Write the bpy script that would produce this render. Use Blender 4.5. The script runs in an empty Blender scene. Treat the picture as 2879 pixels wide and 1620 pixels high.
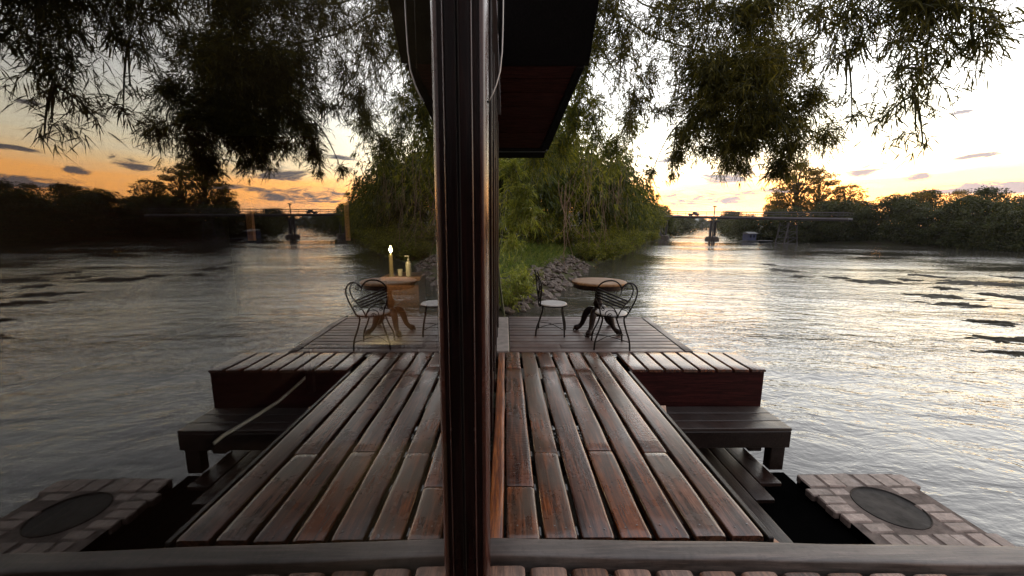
import bpy, math, random
import numpy as np
from mathutils import Vector, Matrix, noise as mnoise

random.seed(7)
RNG = np.random.default_rng(11)
R = math.radians
scene = bpy.context.scene
C = scene.collection
WATER = -1.1

# ------------------------------------------------------------------ materials
def new_mat(name):
    m = bpy.data.materials.new(name); m.use_nodes = True
    nt = m.node_tree; nt.nodes.clear()
    out = nt.nodes.new('ShaderNodeOutputMaterial')
    return m, nt, out

def N(nt, t, **kw):
    n = nt.nodes.new(t)
    for k, v in kw.items():
        if k == 'inp':
            for kk, vv in v.items(): n.inputs[kk].default_value = vv
        else: setattr(n, k, v)
    return n

def ramp(nt, stops, interp='LINEAR'):
    n = nt.nodes.new('ShaderNodeValToRGB'); cr = n.color_ramp; cr.interpolation = interp
    while len(cr.elements) < len(stops): cr.elements.new(0.5)
    for e, (p, c) in zip(cr.elements, stops):
        e.position = p; e.color = (*c, 1) if len(c) == 3 else c
    return n

def mathn(nt, op, a, b=None, c=None):
    n = nt.nodes.new('ShaderNodeMath'); n.operation = op
    for i, v in enumerate((a, b, c)):
        if v is None: continue
        if isinstance(v, (int, float)): n.inputs[i].default_value = v
        else: nt.links.new(v, n.inputs[i])
    return n.outputs[0]

def mixc(nt, fac, a, b, mode='MIX'):
    n = nt.nodes.new('ShaderNodeMix'); n.data_type = 'RGBA'; n.blend_type = mode
    for s, v in ((n.inputs[0], fac), (n.inputs[6], a), (n.inputs[7], b)):
        if isinstance(v, (int, float)): s.default_value = v
        elif isinstance(v, tuple): s.default_value = (*v, 1)
        else: nt.links.new(v, s)
    return n.outputs[2]

def wood(name, dark, light, rough=(.3, .55), axis='Y', grain=1.0, grey=None, bump=.35, spec=.5, saw=0.0, island=.8, coat=0.0):
    """planks: stretched grain, a shade of its own for every board, worn and scuffed patches"""
    m, nt, out = new_mat(name)
    L = nt.links.new
    tc = N(nt, 'ShaderNodeTexCoord'); geo = N(nt, 'ShaderNodeNewGeometry')
    rnd = geo.outputs['Random Per Island']
    off = N(nt, 'ShaderNodeVectorMath', operation='ADD')
    comb = N(nt, 'ShaderNodeCombineXYZ')
    for i in range(3): L(mathn(nt, 'MULTIPLY', rnd, 37.1 + 11 * i), comb.inputs[i])
    L(tc.outputs['Object'], off.inputs[0]); L(comb.outputs[0], off.inputs[1])
    mp = N(nt, 'ShaderNodeMapping'); L(off.outputs[0], mp.inputs[0])
    sc = {'X': (2.2, 38, 38), 'Y': (38, 2.2, 38), 'Z': (38, 38, 2.2)}[axis]
    mp.inputs['Scale'].default_value = tuple(s * grain for s in sc)
    n1 = N(nt, 'ShaderNodeTexNoise', inp={'Scale': 1.6, 'Detail': 9.0, 'Roughness': .68, 'Distortion': .6}); L(mp.outputs[0], n1.inputs['Vector'])
    n2 = N(nt, 'ShaderNodeTexNoise', inp={'Scale': 2.6, 'Detail': 5.0, 'Roughness': .6}); L(off.outputs[0], n2.inputs['Vector'])
    n3 = N(nt, 'ShaderNodeTexNoise', inp={'Scale': 34.0, 'Detail': 4.0, 'Roughness': .7}); L(off.outputs[0], n3.inputs['Vector'])
    r1 = ramp(nt, [(.28, tuple(c * .45 for c in dark)), (.45, dark), (.62, light), (.8, tuple(min(1, c * 1.35) for c in light))]); L(n1.outputs[0], r1.inputs[0])
    col = r1.outputs[0]
    if grey:
        g = ramp(nt, [(.5, (0, 0, 0)), (.8, (1, 1, 1))])
        L(mathn(nt, 'ADD', mathn(nt, 'MULTIPLY', n2.outputs[0], .75), mathn(nt, 'MULTIPLY', rnd, .3)), g.inputs[0])
        gcol = mixc(nt, n1.outputs[0], tuple(c * .55 for c in grey), tuple(c * 1.3 for c in grey))
        col = mixc(nt, g.outputs[0], col, gcol)
    sp = ramp(nt, [(.3, (.55, .55, .55)), (.5, (1, 1, 1)), (.72, (1.0, 1.0, 1.0)), (.8, (1.5, 1.45, 1.4))]); L(n3.outputs[0], sp.inputs[0])
    col = mixc(nt, .7, col, sp.outputs[0], 'MULTIPLY')
    hv = N(nt, 'ShaderNodeHueSaturation'); L(col, hv.inputs['Color'])
    L(mathn(nt, 'ADD', mathn(nt, 'MULTIPLY', rnd, island), 1 - island * .5), hv.inputs['Value'])
    L(mathn(nt, 'ADD', mathn(nt, 'MULTIPLY', mathn(nt, 'FRACT', mathn(nt, 'MULTIPLY', rnd, 7.3)), .35), .8), hv.inputs['Saturation'])
    p = N(nt, 'ShaderNodeBsdfPrincipled')
    L(hv.outputs[0], p.inputs['Base Color'])
    rr = N(nt, 'ShaderNodeMapRange', inp={1: .3, 2: .7, 3: rough[0], 4: rough[1]}); L(n2.outputs[0], rr.inputs[0])
    L(mathn(nt, 'ADD', rr.outputs[0], mathn(nt, 'MULTIPLY', n3.outputs[0], .1)), p.inputs['Roughness'])
    p.inputs['Specular IOR Level'].default_value = spec
    if coat:
        p.inputs['Coat Weight'].default_value = coat; p.inputs['Coat Roughness'].default_value = .12
    h = mathn(nt, 'ADD', mathn(nt, 'MULTIPLY', n1.outputs[0], 1.0), mathn(nt, 'MULTIPLY', n3.outputs[0], .35))
    if saw:
        wv = N(nt, 'ShaderNodeTexWave', wave_type='BANDS', bands_direction='Y' if axis == 'Y' else 'X', inp={'Scale': 14.0, 'Distortion': 7.0, 'Detail': 3.0, 'Detail Scale': 1.6}); L(off.outputs[0], wv.inputs['Vector'])
        pick = mathn(nt, 'GREATER_THAN', mathn(nt, 'FRACT', mathn(nt, 'MULTIPLY', rnd, 5.7)), .62)
        h = mathn(nt, 'ADD', h, mathn(nt, 'MULTIPLY', mathn(nt, 'MULTIPLY', wv.outputs[0], pick), saw))
    b = N(nt, 'ShaderNodeBump', inp={'Strength': bump, 'Distance': .006}); L(h, b.inputs['Height']); L(b.outputs[0], p.inputs['Normal'])
    L(p.outputs[0], out.inputs[0])
    return m

def plain(name, col, rough=.6, metal=0.0, noise=.25, scale=12, bump=.2, spec=.5):
    m, nt, out = new_mat(name); L = nt.links.new
    tc = N(nt, 'ShaderNodeTexCoord')
    n = N(nt, 'ShaderNodeTexNoise', inp={'Scale': scale, 'Detail': 6.0, 'Roughness': .65}); L(tc.outputs['Object'], n.inputs['Vector'])
    r = ramp(nt, [(.3, tuple(c * (1 - noise) for c in col)), (.7, tuple(min(1, c * (1 + noise)) for c in col))]); L(n.outputs[0], r.inputs[0])
    p = N(nt, 'ShaderNodeBsdfPrincipled', inp={'Roughness': rough, 'Metallic': metal, 'Specular IOR Level': spec})
    L(r.outputs[0], p.inputs['Base Color'])
    b = N(nt, 'ShaderNodeBump', inp={'Strength': bump, 'Distance': .01}); L(n.outputs[0], b.inputs['Height']); L(b.outputs[0], p.inputs['Normal'])
    L(p.outputs[0], out.inputs[0]); return m

def leafmat(name, a, b, c, trans=.35, tcol=None, rough=.5):
    """leaf blades: every blade its own shade; light passes through"""
    m, nt, out = new_mat(name); L = nt.links.new
    geo = N(nt, 'ShaderNodeNewGeometry'); tc = N(nt, 'ShaderNodeTexCoord')
    n = N(nt, 'ShaderNodeTexNoise', inp={'Scale': .9, 'Detail': 3.0}); L(tc.outputs['Object'], n.inputs['Vector'])
    f = mathn(nt, 'ADD', mathn(nt, 'MULTIPLY', geo.outputs['Random Per Island'], .6), mathn(nt, 'MULTIPLY', n.outputs[0], .42))
    r = ramp(nt, [(.12, a), (.5, b), (.82, c)]); L(f, r.inputs[0])
    p = N(nt, 'ShaderNodeBsdfPrincipled', inp={'Roughness': rough, 'Specular IOR Level': .14}); L(r.outputs[0], p.inputs['Base Color'])
    t = N(nt, 'ShaderNodeBsdfTranslucent')
    if tcol: t.inputs[0].default_value = (*tcol, 1)
    else: L(mixc(nt, 1.0, r.outputs[0], (1.5, 1.4, .6), 'MULTIPLY'), t.inputs[0])
    mx = N(nt, 'ShaderNodeMixShader', inp={0: trans}); L(p.outputs[0], mx.inputs[1]); L(t.outputs[0], mx.inputs[2])
    L(mx.outputs[0], out.inputs[0]); return m

def emis(name, col, s):
    m, nt, out = new_mat(name)
    e = N(nt, 'ShaderNodeEmission', inp={0: (*col, 1), 1: s}); nt.links.new(e.outputs[0], out.inputs[0]); return m

M = {}
M['deck'] = wood('deck_wood', (.034, .0085, .0026), (.165, .050, .018), rough=(.15, .32), axis='Y', grain=.6, grey=(.048, .034, .023), saw=.3, bump=.35, spec=.5, coat=.2)
M['deck_x'] = wood('deck_wood_cross', (.034, .015, .011), (.10, .052, .040), rough=(.3, .55), axis='X', grey=(.075, .058, .055), bump=.45)
M['veranda'] = wood('veranda_wood', (.10, .045, .024), (.26, .125, .07), rough=(.3, .5), axis='Y', grey=(.13, .10, .085), bump=.4)
M['beam'] = wood('beam_wood', (.028, .018, .014), (.12, .088, .074), rough=(.3, .58), axis='X', grain=.5, grey=(.10, .088, .082), bump=.5, island=.1)
M['red'] = wood('red_varnish', (.018, .0012, .001), (.042, .003, .002), rough=(.4, .55), axis='X', bump=.2, island=.1, spec=.12)
M['redz'] = wood('red_varnish_upright', (.014, .0035, .003), (.032, .007, .005), rough=(.16, .3), axis='Z', bump=.25, island=.1, coat=.6)
M['post'] = wood('post_varnish', (.005, .0012, .001), (.014, .003, .002), rough=(.2, .34), axis='Z', bump=.2, island=.2, spec=.12)
M['bead'] = wood('polished_bead', (.03, .010, .007), (.06, .022, .015), rough=(.14, .24), axis='Z', bump=.15, island=.1, spec=.4, coat=.2)
M['soffit'] = wood('soffit_boards', (.030, .006, .003), (.065, .014, .008), rough=(.4, .6), axis='X', bump=.2, island=.6, spec=.12)
M['black'] = wood('roof_timber', (.004, .003, .003), (.010, .008, .007), rough=(.5, .7), axis='Y', bump=.2, spec=.12)
M['dark'] = wood('dark_stained_wood', (.008, .004, .003), (.024, .013, .010), rough=(.22, .42), axis='Y', grey=(.02, .016, .015), bump=.4, spec=.32)
M['orange'] = wood('new_timber', (.20, .085, .03), (.38, .17, .07), rough=(.35, .5), axis='Y', bump=.3, island=.1)
M['amber'] = wood('amber_board', (.09, .022, .006), (.26, .085, .024), rough=(.22, .4), axis='Y', bump=.4, island=.1)
M['iron'] = plain('wrought_iron', (.008, .006, .005), .55, .0, .3, 60, .3, .12)
M['seat'] = plain('painted_seat', (.36, .34, .33), .38, .0, .12, 20, .15)
M['tabletop'] = wood('table_top_wood', (.13, .055, .014), (.30, .15, .045), rough=(.45, .6), axis='X', bump=.25, island=.1, spec=.25)
M['tableleg'] = wood('table_leg_wood', (.008, .004, .003), (.022, .009, .007), rough=(.3, .45), axis='Z', bump=.2, island=.1, spec=.14)
M['concrete'] = plain('concrete', (.22, .19, .17), .8, 0, .3, 9, .5)
M['steel'] = plain('galvanised', (.16, .16, .16), .45, .8, .2, 30, .2)
M['basin'] = plain('stone_basin', (.030, .027, .025), .75, 0, .7, 5, .9, .12)
M['cable'] = plain('cable_sheath', (.5, .48, .46), .4, 0, .1, 10, 0)
M['hose'] = plain('pale_hose', (.42, .38, .34), .5, 0, .2, 10, 0)
M['bamboo_leaf'] = leafmat('bamboo_leaf', (.026, .027, .007), (.050, .050, .010), (.14, .12, .024), .42)
M['bank_leaf'] = leafmat('bank_leaf', (.020, .031, .007), (.062, .078, .013), (.22, .21, .03), .45)
M['shade_leaf'] = leafmat('bank_leaf_shade', (.012, .02, .006), (.030, .043, .009), (.09, .10, .02), .35)  # darker copy of bank_leaf, depth shade put into the colour
M['bright_leaf'] = leafmat('young_leaf', (.07, .09, .02), (.14, .17, .035), (.26, .27, .06), .4)
M['far_leaf'] = leafmat('far_leaf', (.016, .022, .009), (.032, .040, .014), (.065, .065, .022), .3)
M['sun_leaf'] = leafmat('sunset_tinted_leaf', (.04, .034, .012), (.09, .065, .02), (.17, .11, .03), .55)  # sunset glow through the crowns put into the warm leaf colour
M['grass'] = leafmat('grass_blade', (.03, .055, .012), (.07, .11, .022), (.17, .18, .05), .4)
M['culm'] = plain('bamboo_culm', (.045, .05, .02), .45, 0, .5, 5, .2)
M['twig'] = plain('dry_twig', (.16, .10, .06), .8, 0, .4, 9, .3)
M['bark'] = plain('bark', (.05, .04, .032), .85, 0, .4, 4, .5)
M['rock'] = plain('bank_rock', (.060, .045, .036), .85, 0, .5, 5, .8)
M['weed'] = plain('water_weed', (.022, .019, .012), .8, 0, .5, 3, .8, .12)
M['bridge'] = plain('bridge_concrete', (.11, .105, .11), .7, 0, .25, .6, .3)
M['bridge_dark'] = plain('bridge_steel', (.045, .04, .042), .6, .2, .3, 1, .3)
M['gap_shade'] = plain('gap_shade_black', (.0012, .0012, .0012), 1, 0, .3, 3, .3, 0)  # near-black colour standing in for the shade of the gap
M['hull'] = plain('raft_hull', (.03, .03, .035), .6, 0, .3, 2, .2)
M['cabin'] = plain('raft_cabin_paint', (.05, .06, .12), .6, 0, .3, 2, .2)
M['tin'] = plain('tin_roof', (.32, .32, .36), .45, .3, .2, 2, .2)
M['glassdark'] = plain('cabin_glass', (.02, .025, .03), .1, 0, .1, 2, 0)
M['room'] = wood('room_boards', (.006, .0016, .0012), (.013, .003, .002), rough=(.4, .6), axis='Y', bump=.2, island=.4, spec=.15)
M['glinttable'] = wood('glint_table_wood', (.02, .009, .006), (.05, .02, .012), rough=(.1, .2), axis='Y', bump=.5, island=.1)
M['brass'] = plain('lamp_tube', (.22, .18, .10), .25, .7, .15, 20, .1)
M['bottle'] = plain('pump_bottle_plastic', (.20, .19, .15), .3, 0, .1, 20, 0)
M['counter'] = wood('counter_wood', (.07, .026, .009), (.15, .06, .022), rough=(.35, .5), axis='Y', bump=.3, island=.1)
M['flame'] = emis('lamp_flame', (1.0, .82, .38), 60)

def brick_mat():
    m, nt, out = new_mat('weathered_brick'); L = nt.links.new
    tc = N(nt, 'ShaderNodeTexCoord'); geo = N(nt, 'ShaderNodeNewGeometry')
    n = N(nt, 'ShaderNodeTexNoise', inp={'Scale': 14.0, 'Detail': 8.0, 'Roughness': .7}); L(tc.outputs['Object'], n.inputs['Vector'])
    r = ramp(nt, [(.3, (.06, .042, .034)), (.55, (.17, .125, .105)), (.75, (.30, .25, .22))]); L(n.outputs[0], r.inputs[0])
    h = N(nt, 'ShaderNodeHueSaturation'); L(r.outputs[0], h.inputs['Color'])
    L(mathn(nt, 'ADD', mathn(nt, 'MULTIPLY', geo.outputs['Random Per Island'], .5), .75), h.inputs['Value'])
    p = N(nt, 'ShaderNodeBsdfPrincipled', inp={'Roughness': .6}); L(h.outputs[0], p.inputs['Base Color'])
    b = N(nt, 'ShaderNodeBump', inp={'Strength': .6, 'Distance': .008}); L(n.outputs[0], b.inputs['Height']); L(b.outputs[0], p.inputs['Normal'])
    L(p.outputs[0], out.inputs[0]); return m
M['brick'] = brick_mat()
M['mortar'] = plain('dusty_mortar', (.10, .08, .07), .9, 0, .45, 14, .9, .15)

def glass_mats():
    m, nt, out = new_mat('window_glass'); L = nt.links.new
    fr = N(nt, 'ShaderNodeFresnel', inp={'IOR': GLASS_IOR})
    # two surfaces of one pane: 2R/(1+R)
    f = mathn(nt, 'DIVIDE', mathn(nt, 'MULTIPLY', fr.outputs[0], 2.0), mathn(nt, 'ADD', fr.outputs[0], 1.0))
    t = N(nt, 'ShaderNodeBsdfTransparent', inp={0: (.80, .82, .80, 1)})
    g = N(nt, 'ShaderNodeBsdfGlossy', inp={'Color': (1, 1, .99, 1), 'Roughness': 0.0})
    mx = N(nt, 'ShaderNodeMixShader'); L(f, mx.inputs[0]); L(t.outputs[0], mx.inputs[1]); L(g.outputs[0], mx.inputs[2])
    L(mx.outputs[0], out.inputs[0])
    m2, nt2, out2 = new_mat('window_glass_back')
    t2 = N(nt2, 'ShaderNodeBsdfTransparent'); nt2.links.new(t2.outputs[0], out2.inputs[0])
    return m, m2
GLASS_IOR = 1.6
M['glass'], M['glass_back'] = glass_mats()

def water_mat():
    m, nt, out = new_mat('river_water'); L = nt.links.new
    tc = N(nt, 'ShaderNodeTexCoord')
    def nz(scale, rot, stretch, detail, rough=.55, dist=0.0):
        mp = N(nt, 'ShaderNodeMapping'); L(tc.outputs['Object'], mp.inputs[0])
        mp.inputs['Rotation'].default_value = (0, 0, R(rot)); mp.inputs['Scale'].default_value = (stretch, 1, 1)
        n = N(nt, 'ShaderNodeTexNoise', inp={'Scale': scale, 'Detail': detail, 'Roughness': rough, 'Distortion': dist}); L(mp.outputs[0], n.inputs['Vector'])
        return n.outputs[0]
    a = nz(.55, 20, .45, 4, .6, .8)      # long swirls of the current
    b = nz(2.6, 24, .5, 4, .6, .6)       # ripples
    c = nz(9.0, -12, .7, 3, .55, .2)     # small chop
    big = nz(.09, 15, .5, 3)             # calm and broken stretches
    amp = N(nt, 'ShaderNodeMapRange', inp={1: .38, 2: .60, 3: .22, 4: 1.6}); L(big, amp.inputs[0])
    h = mathn(nt, 'ADD', mathn(nt, 'MULTIPLY', a, .34), mathn(nt, 'MULTIPLY', b, .16))
    h = mathn(nt, 'ADD', h, mathn(nt, 'MULTIPLY', c, .042))
    # broken water round the raft, smoother out in midstream
    dist = N(nt, 'ShaderNodeVectorMath', operation='DISTANCE'); L(tc.outputs['Object'], dist.inputs[0]); dist.inputs[1].default_value = (1.5, 2.0, WATER)
    calm = N(nt, 'ShaderNodeMapRange', interpolation_type='SMOOTHSTEP', inp={1: 4.0, 2: 17.0, 3: 1.15, 4: .8}); L(dist.outputs['Value'], calm.inputs[0])
    h = mathn(nt, 'MULTIPLY', mathn(nt, 'MULTIPLY', h, amp.outputs[0]), calm.outputs[0])
    bp = N(nt, 'ShaderNodeBump', inp={'Strength': 1.0, 'Distance': WATER_BUMP}); L(h, bp.inputs['Height'])
    p = N(nt, 'ShaderNodeBsdfPrincipled', inp={'Roughness': .035, 'IOR': 1.5, 'Base Color': (.034, .032, .026, 1)})
    L(bp.outputs[0], p.inputs['Normal']); L(p.outputs[0], out.inputs[0]); return m
WATER_BUMP = .34
M['water'] = water_mat()

def ground_mat():
    m, nt, out = new_mat('bank_soil'); L = nt.links.new
    tc = N(nt, 'ShaderNodeTexCoord')
    n = N(nt, 'ShaderNodeTexNoise', inp={'Scale': .8, 'Detail': 8.0, 'Roughness': .7}); L(tc.outputs['Object'], n.inputs['Vector'])
    r = ramp(nt, [(.35, (.022, .017, .012)), (.5, (.032, .03, .014)), (.65, (.035, .045, .015))]); L(n.outputs[0], r.inputs[0])
    p = N(nt, 'ShaderNodeBsdfPrincipled', inp={'Roughness': .95, 'Specular IOR Level': .1}); L(r.outputs[0], p.inputs['Base Color'])
    b = N(nt, 'ShaderNodeBump', inp={'Strength': .8, 'Distance': .1}); L(n.outputs[0], b.inputs['Height']); L(b.outputs[0], p.inputs['Normal'])
    L(p.outputs[0], out.inputs[0]); return m
M['ground'] = ground_mat()
M['hills'] = plain('forested_hills', (.06, .075, .06), .9, 0, .3, .004, 0)

# ------------------------------------------------------------------ builders
def link(o, parent=None):
    C.objects.link(o)
    if parent is not None: o.parent = parent
    return o

def tag(o, label=None, cat=None, group=None, kind=None):
    if label: o['label'] = label
    if cat: o['category'] = cat
    if group: o['group'] = group
    if kind: o['kind'] = kind
    return o

def thing(name, label, cat, loc=(0, 0, 0), rz=0, group=None):
    o = bpy.data.objects.new(name, None); o.empty_display_size = .2
    o.location = loc; o.rotation_euler = (0, 0, rz)
    link(o); return tag(o, label, cat, group)

class MB:
    def __init__(s): s.v = []; s.f = []
    def add(s, vs, fs):
        b = len(s.v); s.v += [tuple(v) for v in vs]; s.f += [tuple(i + b for i in f) for f in fs]; return s
    def box(s, x0, x1, y0, y1, z0, z1, bv=0.0, rz=0, c=None):
        if bv <= 0:
            vs = [(x, y, z) for z in (z0, z1) for y in (y0, y1) for x in (x0, x1)]
            fs = [(0, 2, 3, 1), (4, 5, 7, 6), (0, 1, 5, 4), (2, 6, 7, 3), (0, 4, 6, 2), (1, 3, 7, 5)]
        else:
            vs = []; fs = []
            X = (x0, x1); Y = (y0, y1); Z = (z0, z1); idx = {}
            for i in (0, 1):
                for j in (0, 1):
                    for k in (0, 1):
                        si, sj, sk = (1 - 2 * i), (1 - 2 * j), (1 - 2 * k)
                        for ax in range(3):
                            p = [X[i] + si * bv, Y[j] + sj * bv, Z[k] + sk * bv]
                            p[ax] = (X[i], Y[j], Z[k])[ax]
                            idx[(i, j, k, ax)] = len(vs); vs.append(tuple(p))
            def q(l): fs.append(tuple(idx[a] for a in l))
            for ax in range(3):
                for s_ in (0, 1):
                    o = [a for a in range(3) if a != ax]
                    l = []
                    for (u, w) in ((0, 0), (1, 0), (1, 1), (0, 1)):
                        key = [0, 0, 0]; key[ax] = s_; key[o[0]] = u; key[o[1]] = w
                        l.append((*key, ax))
                    q(l)
            for ax in range(3):
                o = [a for a in range(3) if a != ax]
                for u in (0, 1):
                    for w in (0, 1):
                        k0 = [0, 0, 0]; k0[o[0]] = u; k0[o[1]] = w; k1 = list(k0); k1[ax] = 1
                        q([(*k0, o[0]), (*k1, o[0]), (*k1, o[1]), (*k0, o[1])])
            for i in (0, 1):
                for j in (0, 1):
                    for k in (0, 1): q([(i, j, k, 0), (i, j, k, 1), (i, j, k, 2)])
        if rz:
            cx, cy = c if c else ((x0 + x1) / 2, (y0 + y1) / 2); cs, sn = math.cos(rz), math.sin(rz)
            vs = [(cx + (x - cx) * cs - (y - cy) * sn, cy + (x - cx) * sn + (y - cy) * cs, z) for x, y, z in vs]
        return s.add(vs, fs)
    def plank(s, a, b, w, t, ch=.008, seg=10, wob=.003, cup=0.0, zj=0.0, ch2=None):
        """a board from a to b (centre of its top face), rounded arrises, slightly uneven edges"""
        a = Vector(a); b = Vector(b); d = (b - a); L = d.length; d.normalize()
        side = d.cross(Vector((0, 0, 1))).normalized()
        up = side.cross(d)
        k = random.random() * 100
        c2_ = ch2 or ch
        ed = [(0, 1.5), (.12, .85), (.42, .4), (.95, .12), (1.9, 0)]
        prof = lambda h1, h2: [(-h1, -t)] + [(-h1 + ch * a_, -ch * b_) for a_, b_ in ed] + [(0, cup)] + [(h2 - c2_ * a_, -c2_ * b_ * .8) for a_, b_ in ed[::-1]] + [(h2, -t)]
        vs = []; n = 13
        us = [0, min(.012, L * .1) / L] + [i / seg for i in range(1, seg)] + [1 - min(.012, L * .1) / L, 1]
        for ui, u in enumerate(us):
            h1 = w / 2 + wob * mnoise.noise((k, u * L * 2.2, 0)) * 1.6
            h2 = w / 2 + wob * mnoise.noise((k + 50, u * L * 2.2, 0)) * 1.6
            e = ui in (0, len(us) - 1)
            if e: h1 -= ch * .7; h2 -= ch * .7
            dz = zj * mnoise.noise((k + 9, u * L * .8, 3)) - (ch * .6 if e else 0)
            for (q, z) in prof(h1, h2):
                p = a + d * (u * L) + side * q + up * (z + (dz if z > -t * .9 else 0)); vs.append(p)
        fs = []; m = len(us)
        for i in range(m - 1):
            for j in range(n - 1):
                fs.append((i * n + j, i * n + j + 1, (i + 1) * n + j + 1, (i + 1) * n + j))
            fs.append((i * n + n - 1, i * n, (i + 1) * n, (i + 1) * n + n - 1))
        fs.append(tuple(range(n))[::-1]); fs.append(tuple((m - 1) * n + j for j in range(n)))
        return s.add(vs, fs)
    def tube(s, pts, r, seg=8, closed=False):
        pts = [Vector(p) for p in pts]; n = len(pts)
        rs = r if isinstance(r, (list, tuple)) else [r] * n
        vs = []; prev = None
        for i, p in enumerate(pts):
            t = (pts[(i + 1) % n if closed else min(i + 1, n - 1)] - pts[(i - 1) if closed else max(i - 1, 0)])
            if t.length < 1e-9: t = Vector((0, 0, 1))
            t.normalize()
            if prev is None:
                u = t.orthogonal().normalized()
            else:
                u = (prev - t * prev.dot(t))
                u = u.normalized() if u.length > 1e-6 else t.orthogonal().normalized()
            prev = u; w = t.cross(u)
            for k in range(seg):
                a = 2 * math.pi * k / seg
                vs.append(p + (u * math.cos(a) + w * math.sin(a)) * rs[i])
        fs = []
        for i in range(n if closed else n - 1):
            i2 = (i + 1) % n
            for k in range(seg):
                fs.append((i * seg + k, i * seg + (k + 1) % seg, i2 * seg + (k + 1) % seg, i2 * seg + k))
        if not closed:
            fs.append(tuple(range(seg))[::-1]); fs.append(tuple((n - 1) * seg + k for k in range(seg)))
        return s.add(vs, fs)
    def lathe(s, prof, c=(0, 0, 0), seg=32):
        vs = []; n = len(prof)
        for r, z in prof:
            for k in range(seg):
                a = 2 * math.pi * k / seg; vs.append((c[0] + r * math.cos(a), c[1] + r * math.sin(a), c[2] + z))
        fs = [(i * seg + k, i * seg + (k + 1) % seg, (i + 1) * seg + (k + 1) % seg, (i + 1) * seg + k) for i in range(n - 1) for k in range(seg)]
        if prof[0][0] > 1e-5: fs.append(tuple(range(seg))[::-1])
        if prof[-1][0] > 1e-5: fs.append(tuple((n - 1) * seg + k for k in range(seg)))
        return s.add(vs, fs)
    def prism(s, poly, z0, z1):
        n = len(poly); vs = [(x, y, z0) for x, y in poly] + [(x, y, z1) for x, y in poly]
        fs = [tuple(range(n))[::-1], tuple(range(n, 2 * n))] + [(i, (i + 1) % n, n + (i + 1) % n, n + i) for i in range(n)]
        return s.add(vs, fs)
    def build(s, name, mat, parent=None, smooth=False, kind=None):
        me = bpy.data.meshes.new(name); me.from_pydata(s.v, [], s.f); me.update()
        import bmesh
        bm = bmesh.new(); bm.from_mesh(me); bmesh.ops.recalc_face_normals(bm, faces=bm.faces); bm.to_mesh(me); bm.free()
        for m in (mat if isinstance(mat, (list, tuple)) else [mat]): me.materials.append(m)
        if smooth:
            me.polygons.foreach_set('use_smooth', [True] * len(me.polygons))
            if smooth != True: me.set_sharp_from_angle(angle=R(smooth))
        o = bpy.data.objects.new(name, me); link(o, parent)
        if kind: o['kind'] = kind
        return o

def pieces(o):
    """give every loose piece of a part an object of its own"""
    me = o.data; par = list(range(len(me.vertices)))
    def find(i):
        while par[i] != i: par[i] = par[par[i]]; i = par[i]
        return i
    for e in me.edges:
        a, b = find(e.vertices[0]), find(e.vertices[1])
        if a != b: par[a] = b
    groups = {}
    for p in me.polygons: groups.setdefault(find(p.vertices[0]), []).append(p)
    name = o.name.split('.')[0]; first = True
    for fs in groups.values():
        ids = sorted({v for p in fs for v in p.vertices}); mp = {v: i for i, v in enumerate(ids)}
        m2 = bpy.data.meshes.new(name); m2.from_pydata([me.vertices[v].co[:] for v in ids], [], [[mp[v] for v in p.vertices] for p in fs]); m2.update()
        for m in me.materials: m2.materials.append(m)
        m2.polygons.foreach_set('use_smooth', [p.use_smooth for p in fs])
        if first: o.data = m2; first = False
        else: link(bpy.data.objects.new(name, m2), o.parent)
    return o

def np_mesh(name, v, tris, mat, parent=None, smooth=False):
    me = bpy.data.meshes.new(name)
    v = np.asarray(v, dtype=np.float32); tris = np.asarray(tris, dtype=np.int32)
    k = tris.shape[1]
    me.vertices.add(len(v)); me.vertices.foreach_set('co', v.ravel())
    me.loops.add(tris.size); me.loops.foreach_set('vertex_index', tris.ravel())
    me.polygons.add(len(tris))
    me.polygons.foreach_set('loop_start', np.arange(0, tris.size, k, dtype=np.int32))
    me.polygons.foreach_set('loop_total', np.full(len(tris), k, dtype=np.int32))
    if smooth: me.polygons.foreach_set('use_smooth', np.ones(len(tris), dtype=bool))
    me.update(calc_edges=True); me.validate()
    me.materials.append(mat)
    o = bpy.data.objects.new(name, me); return link(o, parent)

def unit(a): return a / np.maximum(np.linalg.norm(a, axis=-1, keepdims=True), 1e-9)

def blades(P, D, Ln, W, droop=.25):
    """lance-shaped leaves: base, two shoulders, bent tip"""
    n = len(P); D = unit(D)
    S = unit(np.cross(D, unit(RNG.normal(size=(n, 3)) + np.array([0, 0, .6]))))
    Ln = np.asarray(Ln)[:, None]; W = np.asarray(W)[:, None]
    mid = P + D * Ln * .42
    tip = P + D * Ln + np.array([0, 0, -1.0]) * Ln * droop * RNG.random((n, 1))
    v = np.stack([P, mid + S * W * .5, mid - S * W * .5, tip], 1).reshape(-1, 3)
    b = np.arange(n)[:, None] * 4
    t = np.concatenate([b + np.array([[0, 1, 2]]), b + np.array([[1, 3, 2]])], 0)
    return v, t

def sprays(centers, dirs, per, ln, wd, spread=.85, step=.03, grav=.35):
    """fans of leaves round twig ends"""
    n = len(centers); P = np.repeat(centers, per, 0); D0 = np.repeat(unit(dirs), per, 0)
    D = unit(D0 + RNG.normal(size=D0.shape) * spread * .6 + np.array([0, 0, -grav]))
    P = P - D0 * (RNG.random((n * per, 1)) * step * per)
    Ln = ln * (.55 + .75 * RNG.random(n * per)); W = wd * (.7 + .6 * RNG.random(n * per))
    return blades(P, D, Ln, W)

def copy_tree(o, parent=None):
    c = o.copy(); C.objects.link(c)
    if parent is not None: c.parent = parent
    for ch in list(o.children): copy_tree(ch, c)
    return c

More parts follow.
